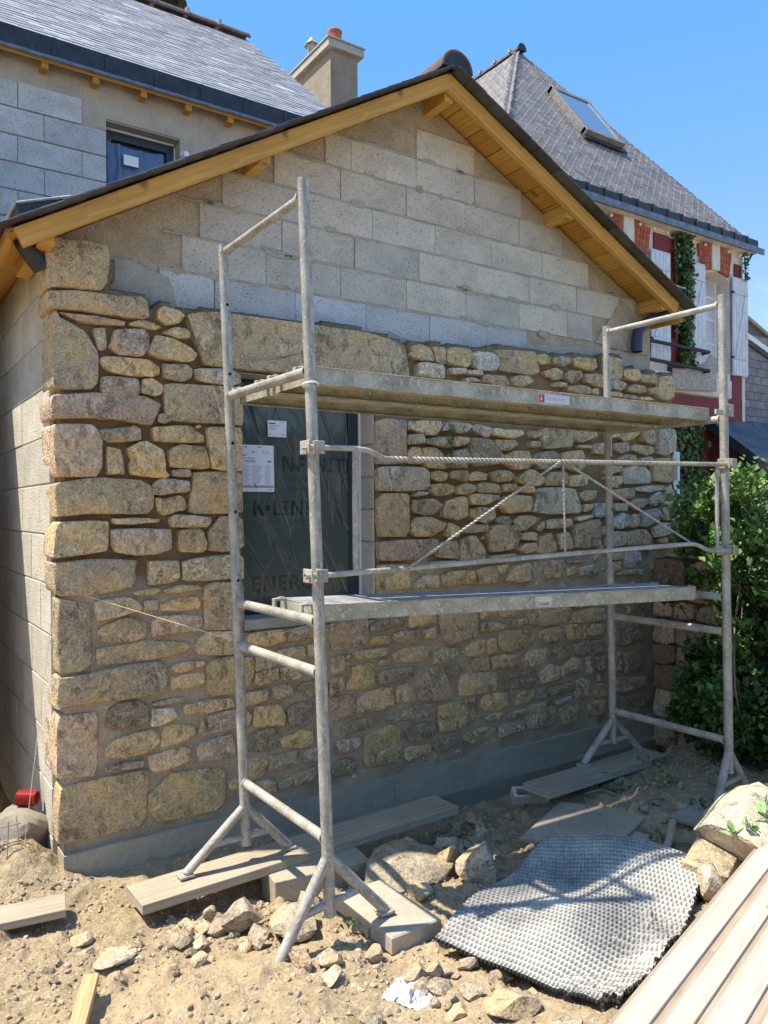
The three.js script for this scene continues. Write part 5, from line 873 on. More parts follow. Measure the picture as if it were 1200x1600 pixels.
{
  // steel decks
  const skew = (x) => 0.184 * (x - 0.677) / 2.5;
  function deck(label, x0, x1, za, zb, yL, yR, stickers) {
    const d = thing('scaffold_deck', label, 'scaffold deck', 'steel scaffold decks', [x0, yL, 0]);
    const L = x1 - x0, w = zb - za, sl = (yR - yL) / L, put = g => { g.applyMatrix4(new THREE.Matrix4().makeShear(sl, 0.0736, 0, 0, 0, 0)); return g; };
    const zc = (za + zb) / 2;
    // shear x -> y and x -> z is done by hand to stay plain
    const bend = g => { const p = g.attributes.position; for (let i = 0; i < p.count; i++) { const x = p.getX(i); p.setY(i, p.getY(i) + sl * x); p.setZ(i, p.getZ(i) + 0.0736 * (x + x0 - 0.677)); } g.computeVertexNormals(); return g; };
    const sheetG = []; const nS = 16; for (let i = 0; i < nS; i++) sheetG.push(box(L / nS - 0.012, 0.004, w - 0.01, (i + 0.5) * L / nS, 0, zc));
    part(d, 'walking_sheet', bend(merge([...sheetG, box(L, 0.002, w - 0.03, L / 2, -0.003, zc)])), M.deckTop);
    for (const z of [za + 0.004, zb - 0.004]) part(d, 'side_rail', bend(merge([bbox(L, 0.066, 0.006, L / 2, -0.031, z, 0.002), bbox(L, 0.005, 0.026, L / 2, -0.063, z + (z < zc ? 0.012 : -0.012), 0.002)])), M.deck);
    part(d, 'stiffener', bend(merge([bbox(L - 0.02, 0.04, 0.03, L / 2, -0.026, zc, 0.003), ...[0.2, 0.4, 0.6, 0.8].map(t => bbox(0.04, 0.03, w - 0.02, L * t, -0.02, zc, 0.003))])), M.deck);
    for (const [x, s] of [[0, -1], [L, 1]]) { part(d, 'end_plate', bend(box(0.006, 0.06, w, x - s * 0.003, -0.03, zc)), M.deck); for (const z of [za + 0.05, zb - 0.05]) part(d, 'hook', bend(merge([(() => { const g = new THREE.TorusGeometry(0.029, 0.006, 8, 18, 4.4).toNonIndexed(); g.rotateZ(-0.63); boxUV(g); g.translate(x + s * 0.02, -0.022, z); return g; })(), bbox(0.05, 0.012, 0.028, x + s * 0.022, 0.0, z, 0.003), bbox(0.012, 0.05, 0.028, x + s * 0.052, -0.02, z, 0.003)])), M.galvaDusty); }
    part(d, 'rim', bend(bbox(L, 0.005, 0.012, L / 2, 0.003, zb - 0.002, 0.002)), M.deck);
    for (const [t, wS, hS, draw] of stickers || []) { const g = new THREE.PlaneGeometry(wS, hS).toNonIndexed(); g.translate(L * t, -0.032, zb + 0.0012); part(d, 'sticker', bend(g), new THREE.MeshStandardMaterial({ map: canvasTex(256, 96, draw), roughness: 0.6 })); }
    return d;
  }
  deck('rear panel of the upper scaffold deck, nearest the stone wall', 0.70, 3.12, 0.585, 0.94, 1.944, 1.915);
  deck('front panel of the upper scaffold deck with a red and white sticker', 0.70, 3.14, 0.97, 1.31, 1.947, 1.922, [[0.53, 0.2, 0.045, (c, W, H) => { c.fillStyle = '#c9d0cf'; c.fillRect(0, 0, W, H); c.fillStyle = '#c43a34'; c.fillRect(4, 6, 44, H - 12); c.fillStyle = '#f1d7d2'; c.fillRect(18, 20, 12, 10); c.fillRect(18, 40, 12, 30); c.fillStyle = '#9fb0bb'; c.font = 'bold 40px sans-serif'; c.fillText('COMABI', 62, 60); }]]);
  deck('single lower scaffold deck with a dusty top at window sill height', 0.735, 3.06, 0.93, 1.28, 0.972, 0.915, [[0.52, 0.105, 0.05, (c, W, H) => { c.fillStyle = '#cfcdbf'; c.fillRect(0, 0, W, H); c.strokeStyle = '#3c4148'; c.lineWidth = 5; c.strokeRect(10, 46, 30, 42); c.fillStyle = '#23262c'; c.font = 'bold 44px sans-serif'; c.fillText('COMABI', 50, 86); c.fillStyle = '#b5b19c'; c.fillRect(20, 12, 60, 16); }]]);
  // guardrail
  const G = (x, y) => V(x, y, 1.425 + skew(x));
  const gr = thing('scaffold_guardrail', 'bent galvanised guardrail frame with thin twisted braces between the front posts', 'guardrail', null, [0.654, 1.1, 1.41]);
  const o = gr.position, R = (x, y, dz = 0) => { const v = G(x, y); v.sub(o); v.z += dz; return v; };
  const tw = (a, b, r) => { const L = a.distanceTo(b), n = Math.round(L / 0.006), pos = [], idx = [], d = b.clone().sub(a).normalize(), s = V(0, 0, 1), t = d.clone().cross(s).normalize(); for (let i = 0; i <= n; i++) { const c = a.clone().lerp(b, i / n), an = i * 0.42; for (let k = 0; k < 4; k++) { const q = an + k * 1.5708; pos.push(...c.clone().addScaledVector(s, r * Math.cos(q)).addScaledVector(t, r * Math.sin(q)).toArray()); } if (i < n) for (let k = 0; k < 4; k++) { const p = i * 4 + k, q = i * 4 + (k + 1) % 4; idx.push(p, q, q + 4, p, q + 4, p + 4); } } let g = new THREE.BufferGeometry(); g.setAttribute('position', new THREE.BufferAttribute(new Float32Array(pos), 3)); g.setIndex(idx); g = g.toNonIndexed(); g.computeVertexNormals(); return boxUV(g); };
  part(gr, 'top_rail', merge([tw(R(0.97, 1.574), R(3.19, 1.603), 0.0135), path([R(0.62, 1.612), R(0.80, 1.613), R(0.88, 1.607), R(0.955, 1.578), R(1.0, 1.5745)], 0.0115, 10, 6)]), M.galva);
  part(gr, 'bottom_rail', path([R(0.60, 1.108), R(0.7, 1.11), R(1.0, 1.118), R(1.9, 1.148), R(2.78, 1.172), R(2.88, 1.168), R(2.97, 1.137), R(3.05, 1.13), R(3.2, 1.13)], 0.0115, 12, 8), M.galva);
  part(gr, 'end_upright', tube(R(0.823, 1.11), R(0.823, 1.612), 0.0125, 12), M.galva); part(gr, 'end_upright', tube(R(3.05, 1.13), R(3.05, 1.60), 0.011, 12), M.galva);
  part(gr, 'middle_upright', tw(R(1.945, 1.15), R(1.935, 1.588), 0.006), M.galva);
  part(gr, 'brace', tw(R(1.06, 1.12, 0.012), R(1.9, 1.585, 0.012), 0.006), M.galva); part(gr, 'brace', tw(R(1.96, 1.585, -0.012), R(2.87, 1.17, -0.012), 0.006), M.galva);
  const clamp2 = (x, y) => part(gr, 'clamp', merge([-0.035, 0.0].map(dx => { const c = R(x + dx, y); return bbox(0.006, 0.055, 0.075, c.x - 0.01, c.y, c.z - 0.02, 0.008).rotateY(0); }).concat([bbox(0.05, 0.052, 0.006, R(x, y).x, R(x, y).y, R(x, y).z + 0.012, 0.004), tube(R(x - 0.07, y - 0.006), R(x + 0.03, y - 0.002), 0.006, 8)])), M.galvaDusty);
  clamp2(0.658, 1.612); clamp2(0.668, 1.108); clamp2(3.18, 1.61); clamp2(3.185, 1.13);
  // tie collar under the deck and the swivel plate on the far post
  solo('plastic_tie', (() => { const g = new THREE.TorusGeometry(0.031, 0.0045, 8, 24).toNonIndexed(); g.rotateX(1.35); g.translate(0.647, 1.862, 1.387); return boxUV(g); })(), M.white, 'white plastic tie looped round the near front scaffold post', 'tie');
  solo('locking_plate', merge([bbox(0.085, 0.07, 0.006, 3.16, 1.905, 1.605, 0.02), bbox(0.07, 0.03, 0.012, 3.08, 1.89, 1.595, 0.003), tube(V(3.16, 1.905, 1.6), V(3.16, 1.905, 1.615), 0.012, 10)]), M.galvaDusty, 'pale locking plate clamped on the far front scaffold post', 'clamp');
}
console.log('scaffold');
// ================================================================ ON THE GROUND
function board(name, label, cat, a, b, w, t, m, group) { // a, b: centre line of the top face
  const A = V(...a), B = V(...b), L = A.distanceTo(B), g = bbox(L, t, w, 0, 0, 0, 0.004), p = g.attributes.position, s = rr(0, 9);
  for (let i = 0; i < p.count; i++) { p.setY(i, p.getY(i) + 0.004 * Math.sin(p.getX(i) * 2.2 + s)); }
  const o = solo(name, g, m, label, cat, group); const d = B.clone().sub(A).normalize(), z = d.clone().cross(V(0, 1, 0)).normalize(), y = z.clone().cross(d); o.quaternion.setFromRotationMatrix(new THREE.Matrix4().makeBasis(d, y, z)); o.position.copy(A.clone().add(B).multiplyScalar(0.5)).addScaledVector(y, -t / 2); return o;
}
board('scaffold_plank', 'long weathered plank under the near scaffold foot beside the plinth', 'plank', [0.17, -0.345, 0.60], [1.99, -0.325, 0.545], 0.225, 0.045, M.oldWood[0]);
board('scaffold_plank', 'shorter weathered plank under the far scaffold foot', 'plank', [2.40, -0.245, 0.86], [3.52, -0.245, 0.83], 0.2, 0.045, M.oldWood[1]);
board('plank_offcut', 'pale mortar-caked plank offcut at the left edge of the dirt', 'plank', [-0.62, -0.335, 0.42], [-0.10, -0.325, 0.52], 0.16, 0.035, M.oldWood[0]);
board('wooden_stake', 'short pointed wooden stake half buried at the bottom left', 'stake', [-0.30, -0.33, 1.52], [-0.15, -0.305, 1.17], 0.055, 0.03, M.pine[0]).material = mat([0.62, 0.43, 0.22], X.wood, { bump: 0.002 });
{
  const hb = thing('hollow_block', 'large grey hollow concrete block propping up the near plank', 'concrete block', null, [1.03, -0.58, 0.72], -0.12);
  part(hb, 'block_body', bbox(0.5, 0.205, 0.2, 0, 0.1, 0, 0.006), M.plinth);
  for (const x of [-0.2, 0.2]) part(hb, 'core_hole', (() => { const g = new THREE.CylinderGeometry(0.02, 0.02, 0.004, 14).toNonIndexed(); g.rotateX(Math.PI / 2); g.translate(x, 0.06, 0.101); return boxUV(g); })(), M.hole);
  const sb = thing('stone_slab', 'sawn pale stone slab under the near front scaffold foot', 'stone slab', null, [1.035, -0.405, 1.33], 0.1);
  { const g = extrude([[-0.14, -0.2], [0.1, -0.22], [0.13, 0.2], [-0.1, 0.22]], 0.062, 0.006); g.rotateX(-Math.PI / 2); part(sb, 'slab_body', g, mat([0.52, 0.45, 0.34], X.render, { bump: 0.003 })); }
  const hbk = thing('small_hollow_block', 'small grey hollow block tipped on the rubble beside the brown board', 'concrete block', null, [2.47, -0.36, 0.74], -0.5);
  { const s = new THREE.Shape(); s.moveTo(-0.15, -0.05); s.lineTo(0.15, -0.05); s.lineTo(0.15, 0.05); s.lineTo(-0.15, 0.05); s.closePath(); for (const x of [-0.07, 0.07]) { const h = new THREE.Path(); h.moveTo(x - 0.055, -0.033); h.lineTo(x - 0.055, 0.033); h.lineTo(x + 0.055, 0.033); h.lineTo(x + 0.055, -0.033); h.closePath(); s.holes.push(h); } const g = flat(new THREE.ExtrudeGeometry(s, { depth: 0.09, bevelEnabled: true, bevelSize: 0.003, bevelThickness: 0.003, bevelSegments: 1 })); boxUV(g); g.rotateX(-1.0); g.scale(0.72, 0.72, 0.72); part(hbk, 'block_body', g, M.block[1]); }
  const ply = (name, label, pts, y, t, m, tilt) => { const c = pts.reduce((a, q) => [a[0] + q[0] / pts.length, a[1] + q[1] / pts.length], [0, 0]); const g = extrude(pts.map(([x, z]) => [x - c[0], -(z - c[1])]), t, 0.002); g.rotateX(-Math.PI / 2); const o = solo(name, g, m, label, 'board'); o.position.set(c[0], y, c[1]); o.rotation.set(tilt[0], 0, tilt[1]); };
  ply('brown_board', 'large flat brown shuttering board lying on the rubble', [[2.03, 1.12], [2.55, 0.91], [2.86, 1.30], [2.26, 1.50]], -0.372, 0.018, M.ply, [0.02, 0.01]);
  ply('board_offcut', 'small board offcut sticking out under the brown shuttering board', [[2.1, 1.36], [2.62, 1.32], [2.66, 1.5], [2.2, 1.62]], -0.40, 0.016, M.ply, [0.0, 0.02]);
  ply('dark_board', 'dark flat board in the shade behind the big pale boulder', [[2.75, 1.5], [3.1, 1.45], [3.1, 1.8], [2.8, 1.8]], -0.30, 0.016, M.footing, [0.02, 0.03]);
}
{
  // dimpled drainage membrane, curled, pale with dust
  const mt = thing('drainage_membrane', 'curled sheet of dusty grey dimpled drainage membrane on the dirt', 'membrane', null, [1.7, -0.35, 1.85]);
  const o = mt.position, nu = 44, nv = 38, sub = 6, NU = nu * sub, NV = nv * sub, pos = [], uv = [], idx = [];
  const c00 = V(1.04, 0, 1.66), c10 = V(1.22, 0, 2.40), c01 = V(1.93, 0, 1.36), c11 = V(2.48, 0, 1.93); // left corner, near corner, far corner, right corner
  const base = (u, v) => { const e = c00.clone().multiplyScalar((1 - u) * (1 - v)).addScaledVector(c10, u * (1 - v)).addScaledVector(c01, (1 - u) * v).addScaledVector(c11, u * v); e.y = -0.345 + 0.05 * Math.sin(u * 2.6 + 0.4) * smooth(0, 0.5, v) + 0.05 * smooth(0.5, 1, v) * (1 - u) + 0.03 * Math.sin(v * 6 + u * 3) + 0.03 * smooth(0.6, 1, v) + 0.02 * smooth(0.3, 0, u) + 0.045 * Math.exp(-((u - 0.55) ** 2 + (v - 0.4) ** 2) * 9); e.y = Math.max(e.y, ground(e.x, e.z) + 0.043); e.x += 0.03 * Math.sin(v * 5) * u; e.z += 0.03 * Math.sin(u * 4 + v * 2) - 0.03 * Math.sin(v * 3.14) * (1 - u) + 0.06 * u * Math.sin(v * 3.14); return e; };
  for (let j = 0; j <= NV; j++) for (let i = 0; i <= NU; i++) { const u = i / NU, v = j / NV, e = base(u, v); const cj = Math.floor(j / sub), su = ((i / sub + (cj % 2) * 0.5) % 1) - 0.5, sv = (j / sub) % 1 - 0.5, r = Math.hypot(su, sv); e.y -= 0.02 * smooth(0.38, 0.27, r); pos.push(e.x - o.x, e.y - o.y, e.z - o.z); uv.push(e.x, e.z); if (i < NU && j < NV) { const q = j * (NU + 1) + i; idx.push(q, q + 1, q + NU + 2, q, q + NU + 2, q + NU + 1); } }
  const g = new THREE.BufferGeometry(); g.setAttribute('position', new THREE.BufferAttribute(new Float32Array(pos), 3)); g.setAttribute('uv', new THREE.BufferAttribute(new Float32Array(uv), 2)); g.setIndex(idx); g.computeVertexNormals();
  part(mt, 'dimpled_sheet', g, Object.assign(M.membrane, { side: THREE.DoubleSide }));
  const edge = []; for (let k = 0; k < nv * 2; k++) { const e = base(1, (k + 0.5) / (nv * 2)), q = bbox(0.012, 0.012, 0.014, e.x - o.x, e.y - o.y - 0.008, e.z - o.z, 0.003); if (k % 2) edge.push(q); } for (let k = 0; k < nu * 2; k++) { const e = base((k + 0.5) / (nu * 2), 0), q = bbox(0.012, 0.012, 0.014, e.x - o.x, e.y - o.y - 0.008, e.z - o.z, 0.003); if (k % 2) edge.push(q); }
  part(mt, 'studded_edge', merge(edge), M.black);
}
{
  // stack of pale boards, lower right
  const a0 = V(0.63, -0.20, 2.64), b0 = V(2.60, -0.13, 2.14), dir = b0.clone().sub(a0).normalize(), sd = V(-dir.z, 0, dir.x).normalize();
  board('base_panel', 'brown base panel under the pale boards at the bottom right', 'board', a0.clone().addScaledVector(sd, 0.31).add(V(0, -0.009, 0)).toArray(), b0.clone().addScaledVector(sd, 0.31).add(V(0, -0.009, 0)).toArray(), 0.66, 0.03, mat([0.42, 0.335, 0.25], X.wood, { bump: 0.002 }));
  let w = 0.0; const ws = [0.085, 0.07, 0.095, 0.085, 0.11, 0.1], words = ['outermost', 'second', 'third', 'fourth', 'fifth', 'sixth'];
  ws.forEach((q, i) => { const c = w + q / 2; const sh = rr(-0.03, 0.03); board('pale_board', `${words[i]} pale board counted from the membrane side of the lower right pile`, 'board', a0.clone().addScaledVector(sd, c).addScaledVector(dir, sh).add(V(0, 0.003, 0)).toArray(), b0.clone().addScaledVector(sd, c).addScaledVector(dir, sh).add(V(0, 0.003, 0)).toArray(), q, 0.021, pick(M.paleWood), 'pale boards piled at the lower right'); w += q + [0.032, 0.022, 0.038, 0.028, 0.02, 0][i]; });
}
{
  // boulders and named rocks
  const R = (name, label, x, y, z, w, h, d, s, m, turn = 0, tilt = 0) => { const o = solo(name, rock(w, h, d, s, 4), m, label, 'rock'); o.position.set(x, y, z); o.rotation.set(tilt, turn, 0); return o; };
  R('pale_boulder', 'big pale boulder beside the piled boards at the right', 2.62, -0.27, 1.99, 0.58, 0.26, 0.42, 44, M.paleRock, 0.9);
  const sq = solo('squared_stone', (() => { const g = bbox(0.26, 0.11, 0.2, 0, 0.055, 0, 0.012); return g; })(), M.rock[0], 'squared stone block wedged under the big pale boulder', 'rock'); sq.position.set(2.42, -0.345, 1.96); sq.rotation.set(0.1, 0.35, 0.08);
  R('flat_stone', 'flat sunlit stone beside the near scaffold foot', 0.68, -0.42, 1.14, 0.28, 0.09, 0.24, 22, M.rock[2], 0.3);
  R('dark_rock', 'lumpy dark rock left of the flat sunlit stone', 0.50, -0.43, 1.03, 0.15, 0.14, 0.17, 23, M.rock[3], 1.1);
  R('wedge_rock', 'thin wedge of rock standing against the near foot leg', 0.545, -0.40, 1.45, 0.06, 0.11, 0.1, 24, M.rock[0], 0.4);
  R('white_pebble_rock', 'rounded white-flecked rock below the near scaffold foot', 0.60, -0.385, 1.60, 0.1, 0.06, 0.08, 25, M.rock[4], 0.8);
  R('rough_rock', 'rough brown rock behind the white-flecked one', 0.64, -0.385, 1.52, 0.11, 0.065, 0.09, 26, M.rock[0], 2.0);
  R('square_rubble', 'large angular rock in the shade touching the membrane edge', 1.66, -0.45, 1.22, 0.24, 0.2, 0.2, 27, M.rock[2], 0.2);
  R('leaning_rubble', 'brown rock leaning behind the angular shaded rock', 1.60, -0.46, 1.02, 0.12, 0.18, 0.1, 28, M.rock[1], 0.9, 0.3);
  R('spoil_lump', 'broad lump of mortar-caked spoil between plank and slab', 1.46, -0.47, 0.93, 0.52, 0.15, 0.36, 29, M.rock[3], 0.2);
  R('round_spoil_lump', 'rounded grey spoil lump behind the stone slab', 1.27, -0.47, 1.02, 0.28, 0.17, 0.2, 30, M.rock[3], 1.3);
  R('wide_rock', 'wide pale rock along the near edge of the membrane', 1.03, -0.395, 2.13, 0.24, 0.1, 0.15, 31, M.rock[0], 0.4);
  R('bottom_rock', 'flat-topped pale rock at the bottom edge below the membrane', 0.98, -0.385, 2.34, 0.28, 0.11, 0.2, 32, M.paleRock, 0.2);
  R('grey_cobble', 'rounded grey cobble between the rag and the membrane', 0.955, -0.385, 1.98, 0.08, 0.06, 0.08, 33, M.rock[3], 0.2);
  R('tan_cobble', 'tan cobble just right of the white rag', 0.86, -0.39, 2.02, 0.12, 0.06, 0.1, 34, M.rock[0], 0.7);
  R('yellow_rock', 'pale yellow rock under the corner of the piled boards', 2.26, -0.37, 2.08, 0.16, 0.14, 0.12, 35, M.rock[4], 0.7);
  R('upright_flake', 'dark upright flake of stone below the near plank', 0.42, -0.43, 0.86, 0.05, 0.09, 0.06, 36, M.rock[3], 0.5);
  R('ochre_rock', 'ochre broken rock in front of the flat sunlit stone', 0.49, -0.41, 1.2, 0.11, 0.09, 0.09, 37, M.rock[1], 1.5);
  R('white_chunk', 'small white lump of plaster on the lit rubble', 0.30, -0.40, 1.07, 0.07, 0.04, 0.05, 38, M.paleRock, 1.0);
  const flake = solo('flat_flake', rock(0.16, 0.02, 0.14, 39, 3), M.rock[2], 'thin flat flake of stone on the bare dirt left of centre', 'rock'); flake.position.set(-0.02, -0.365, 1.02);
  // loose rubble: one of each kind, copied
  const kinds = []; for (let k = 0; k < 9; k++) { const g = rock(1, rr(0.5, 0.8), rr(0.7, 1), 50 + k, 2), u = g.attributes.uv; for (let i = 0; i < u.count; i++) u.setXY(i, u.getX(i) * 0.16, u.getY(i) * 0.16); kinds.push([g, M.rubble[k % 5]]); }
  const zones = [[0.3, 1.0, 0.42, 0.18, 80, 'in the rubble spread before the near plank'], [1.5, 0.95, 0.6, 0.35, 60, 'in the shaded hollow between slab and plinth'], [2.1, 0.68, 0.55, 0.25, 52, 'along the plinth under the lower deck'], [0.95, 1.98, 0.22, 0.22, 36, 'between the white rag and the membrane'], [-0.2, 0.85, 0.35, 0.35, 14, 'on the bare dirt beside the plank offcut'], [0.75, 1.42, 0.25, 0.12, 26, 'round the near front scaffold foot'], [3.0, 1.2, 0.6, 0.4, 20, 'in the shade below the far scaffold foot'], [0.3, 1.75, 0.6, 0.3, 12, 'on the open dirt at the bottom left']];
  for (const [cx, cz, sx, sz, n, where] of zones) for (let i = 0; i < n; i++) {
    const x = cx + sx * (rnd() + rnd() + rnd() - 1.5) * 1.1, z = cz + sz * (rnd() + rnd() + rnd() - 1.5) * 1.1; if (z < 0.24) continue; const big = cx > 1.2 && cx < 2.5 ? 1.5 : 1, w = (Math.pow(rnd(), 2.6) * 0.085 + 0.017) * big, [g, m] = pick(kinds);
    const o = solo('rubble_stone', g, m, 'small loose rubble stone ' + where, 'rock', 'rubble stones ' + where);
    o.scale.setScalar(w); o.position.set(x, ground(x, z) - 0.15 * w, z); o.rotation.set(rr(-0.3, 0.3), rr(0, 6.3), rr(-0.3, 0.3));
  }
  // gravel
  const gg = new THREE.IcosahedronGeometry(1, 1); const gp = gg.attributes.position; for (let i = 0; i < gp.count; i++) { const k = 1 + 0.35 * (hash(Math.round(gp.getX(i) * 50), Math.round(gp.getY(i) * 50), Math.round(gp.getZ(i) * 50), 5) - 0.5); gp.setXYZ(i, gp.getX(i) * k, gp.getY(i) * k * 0.7, gp.getZ(i) * k); } gg.computeVertexNormals();
  const N = 14000, im = new THREE.InstancedMesh(gg, mat([1, 1, 1], null, {}), N), q = new THREE.Object3D(), col = new THREE.Color(); let n = 0;
  while (n < N) { const x = rr(-0.9, 4.2), z = rr(0.2, 2.9), dn = fbm(x * 3, z * 3, 0, 3, 401) * 1.6 - 0.45 + 0.5 * gauss(x, z, 0.25, 1.0, 0.5, 0.25); if (rnd() > dn) continue; const s = Math.pow(rnd(), 3) * 0.011 + 0.0022; q.position.set(x, ground(x, z) + 0.1 * s, z); q.rotation.set(rr(0, 6), rr(0, 6), rr(0, 6)); q.scale.set(s * rr(0.7, 1.4), s * rr(0.6, 1), s); q.updateMatrix(); im.setMatrixAt(n, q.matrix); const t = rr(0.26, 0.5); col.setRGB(t, t * rr(0.76, 0.82), t * rr(0.48, 0.58)); im.setColorAt(n, col); n++; }
  im.name = 'gravel'; im.userData.kind = 'stuff'; tag(im, 'fine gravel and crumbs of stone scattered over the dirt', 'gravel'); shade(im); scene.add(im);
}
{
  // rag, pipe, rebar, strings
  const nx = 40, pos = [], idx = []; for (let j = 0; j <= nx; j++) for (let i = 0; i <= nx; i++) { const u = i / nx - 0.5, v = j / nx - 0.5, w = 1 - smooth(0.25, 0.5, Math.hypot(u, v)); const a = fbm(u * 7, v * 7, 0, 4, 411), b = fbm(u * 7, v * 7, 3, 4, 413); pos.push(u * 0.2 * (0.7 + a * 0.5) + 0.05 * (b - 0.5), 0.004 + 0.055 * Math.abs(fbm(u * 5, v * 5, 1, 2, 415) - 0.45) * 2 * (0.25 + w), v * 0.24 * (0.7 + b * 0.5) + 0.05 * (a - 0.5)); if (i < nx && j < nx) { const o = j * (nx + 1) + i; idx.push(o, o + nx + 1, o + 1, o + 1, o + nx + 1, o + nx + 2); } }
  const g = new THREE.BufferGeometry(); g.setAttribute('position', new THREE.BufferAttribute(new Float32Array(pos), 3)); g.setIndex(idx); g.computeVertexNormals();
  const rg = solo('paper_rag', g, Object.assign(M.cloth, { side: THREE.DoubleSide }), 'crumpled white paper rag on the dirt at the bottom centre', 'rag'); rg.position.set(0.79, ground(0.79, 1.84) + 0.005, 1.84); rg.rotation.y = 0.5; rg.scale.set(0.72, 0.8, 0.72);
  const rp = thing('corrugated_pipe', 'short red corrugated pipe end standing at the foot of the side wall', 'pipe', null, [-0.118, -0.14, -0.20]);
  { const pr = []; for (let k = 0; k <= 44; k++) { const y = k / 44 * 0.12; pr.push(new THREE.Vector2(0.036 + 0.004 * Math.sin(k * 1.57), y * 0.8)); } pr.push(new THREE.Vector2(0.03, 0.096), new THREE.Vector2(0.03, 0)); const g2 = new THREE.LatheGeometry(pr, 28).toNonIndexed(); g2.rotateZ(0.03); g2.rotateX(Math.PI / 2); g2.translate(0, 0.05, -0.06); g2.rotateY(0.98); part(rp, 'pipe_wall', boxUV(g2), M.redPlastic); }
  const mg = solo('mortar_collar', rock(0.32, 0.32, 0.36, 73, 4), M.footing, 'rough grey mortar mound holding the red pipe', 'mortar'); mg.position.set(-0.15, -0.42, -0.23);
  const rb = thing('rebar_mesh', 'bundle of grey reinforcing wires at the left edge by the trench', 'rebar', null, [-0.285, -0.36, 0.1]);
  for (let k = 0; k < 9; k++) { const x = -0.09 + k * 0.02 + rr(-0.006, 0.006); part(rb, 'wire', tube(V(x, 0, rr(-0.02, 0.05)), V(x + rr(-0.05, 0.03), rr(0.16, 0.3), rr(-0.15, -0.05)), 0.0035, 6), M.rebar); } for (let k = 0; k < 3; k++) part(rb, 'cross_wire', tube(V(-0.12, 0.08 + k * 0.07, -0.03 - k * 0.03), V(0.09, 0.09 + k * 0.07, -0.03 - k * 0.03), 0.003, 6), M.rebar);
  solo('mason_line', merge([tube(V(0.065, 0.962, 0.16), V(0.675, 0.735, 0.55), 0.0016, 6), tube(V(0.675, 0.735, 0.55), V(0.685, 0.73, 0.62), 0.0016, 6), tube(V(0.685, 0.73, 0.62), V(2.25, 0.84, 0.17), 0.0016, 6)]), M.string, "mason's string line stretched from the corner stones past the rear scaffold post", 'string');
  solo('plumb_line', tube(V(-0.06, 1.02, 0.16), V(-0.195, -0.3, 0.045), 0.0016, 6), M.string, 'string hanging from the corner stones to the spoil heap', 'string');
  solo('dark_post', bbox(0.05, 2.4, 0.03, -0.205, 0.35, -1.05, 0.005), M.brownWood, 'dark upright post at the far left edge beside the side wall', 'post');
  // tall formwork panel standing off to the left: its shadow cuts the side wall
  const fp = solo('formwork_panel', extrude([[0.46, -0.6], [0.5, 1.1], [1.42, 3.5], [1.7, 4.2], [3.0, 4.2], [3.0, -0.6]].map(([z, y]) => [-z, y]), 0.03), M.ply, 'tall plywood formwork panel propped left of the side wall', 'panel'); fp.rotation.y = -Math.PI / 2; fp.position.set(-0.62, 0, 0);
}
console.log('ground things');
{
  // ================================================================ OLD GARDEN WALL, RAILING, PARAPET, CORNER BEAD
  const gw = thing('garden_wall', 'old reddish rubble garden wall meeting the right end of the stone front', 'wall');
  const core = part(gw, 'wall_core', box(0.34, 1.7, 2.9, 4.6, 0.12, 1.62), mat([0.2, 0.155, 0.11], X.mortar, { bump: 0.008 }));
  const rows = [[-0.5, -0.28], [-0.26, -0.06], [-0.04, 0.14], [0.16, 0.3], [0.32, 0.5], [0.52, 0.64], [0.66, 0.97]]; let s = 500;
  rows.forEach(([y0, y1], r) => { let z = 0.19; while (z < 2.6) { const w = rr(0.14, 0.3) * (r === 6 ? 1.5 : 1), p = [[z, y0], [z + w * 0.5, y0 - rr(0, 0.02)], [z + w, y0 + rr(0, 0.02)], [z + w - rr(0, 0.02), y1 - rr(0, 0.03)], [z + w * 0.5, y1], [z + rr(0, 0.03), y1 - rr(0, 0.03)]]; const g = stoneGeo(p, 0.0, 0.06, s++); g.rotateY(-Math.PI / 2); g.translate(4.42, 0, 0); const q = g.attributes.position; part(core, 'stone', g, pick([...M.stone_p, M.stone_d[0], M.stone_t[2], M.redStone || (M.redStone = mat([0.30, 0.19, 0.12], X.stone[0], { bump: 0.007 }))])); z += w + 0.018; } });
  part(gw, 'coping_stone', (() => { const g = rock(0.36, 0.1, 0.7, 81, 4); g.translate(4.6, 0.95, 0.55); return g; })(), M.stone_p[0]);
  const cb = thing('corner_bead', 'white corner bead strip with foam at the right end of the stone front', 'trim', null, [4.80, 1.14, 0.09]);
  part(cb, 'strip', bbox(0.035, 0.69, 0.012, 0.025, 0.345, 0.02, 0.003), M.white);
  part(cb, 'foam', merge([0.03, 0.22, 0.4, 0.63].map((y, i) => { const g = rock(0.07, 0.1, 0.03, 90 + i, 3); g.translate(0.0, y - 0.03, 0.015); return g; })), M.white);
}
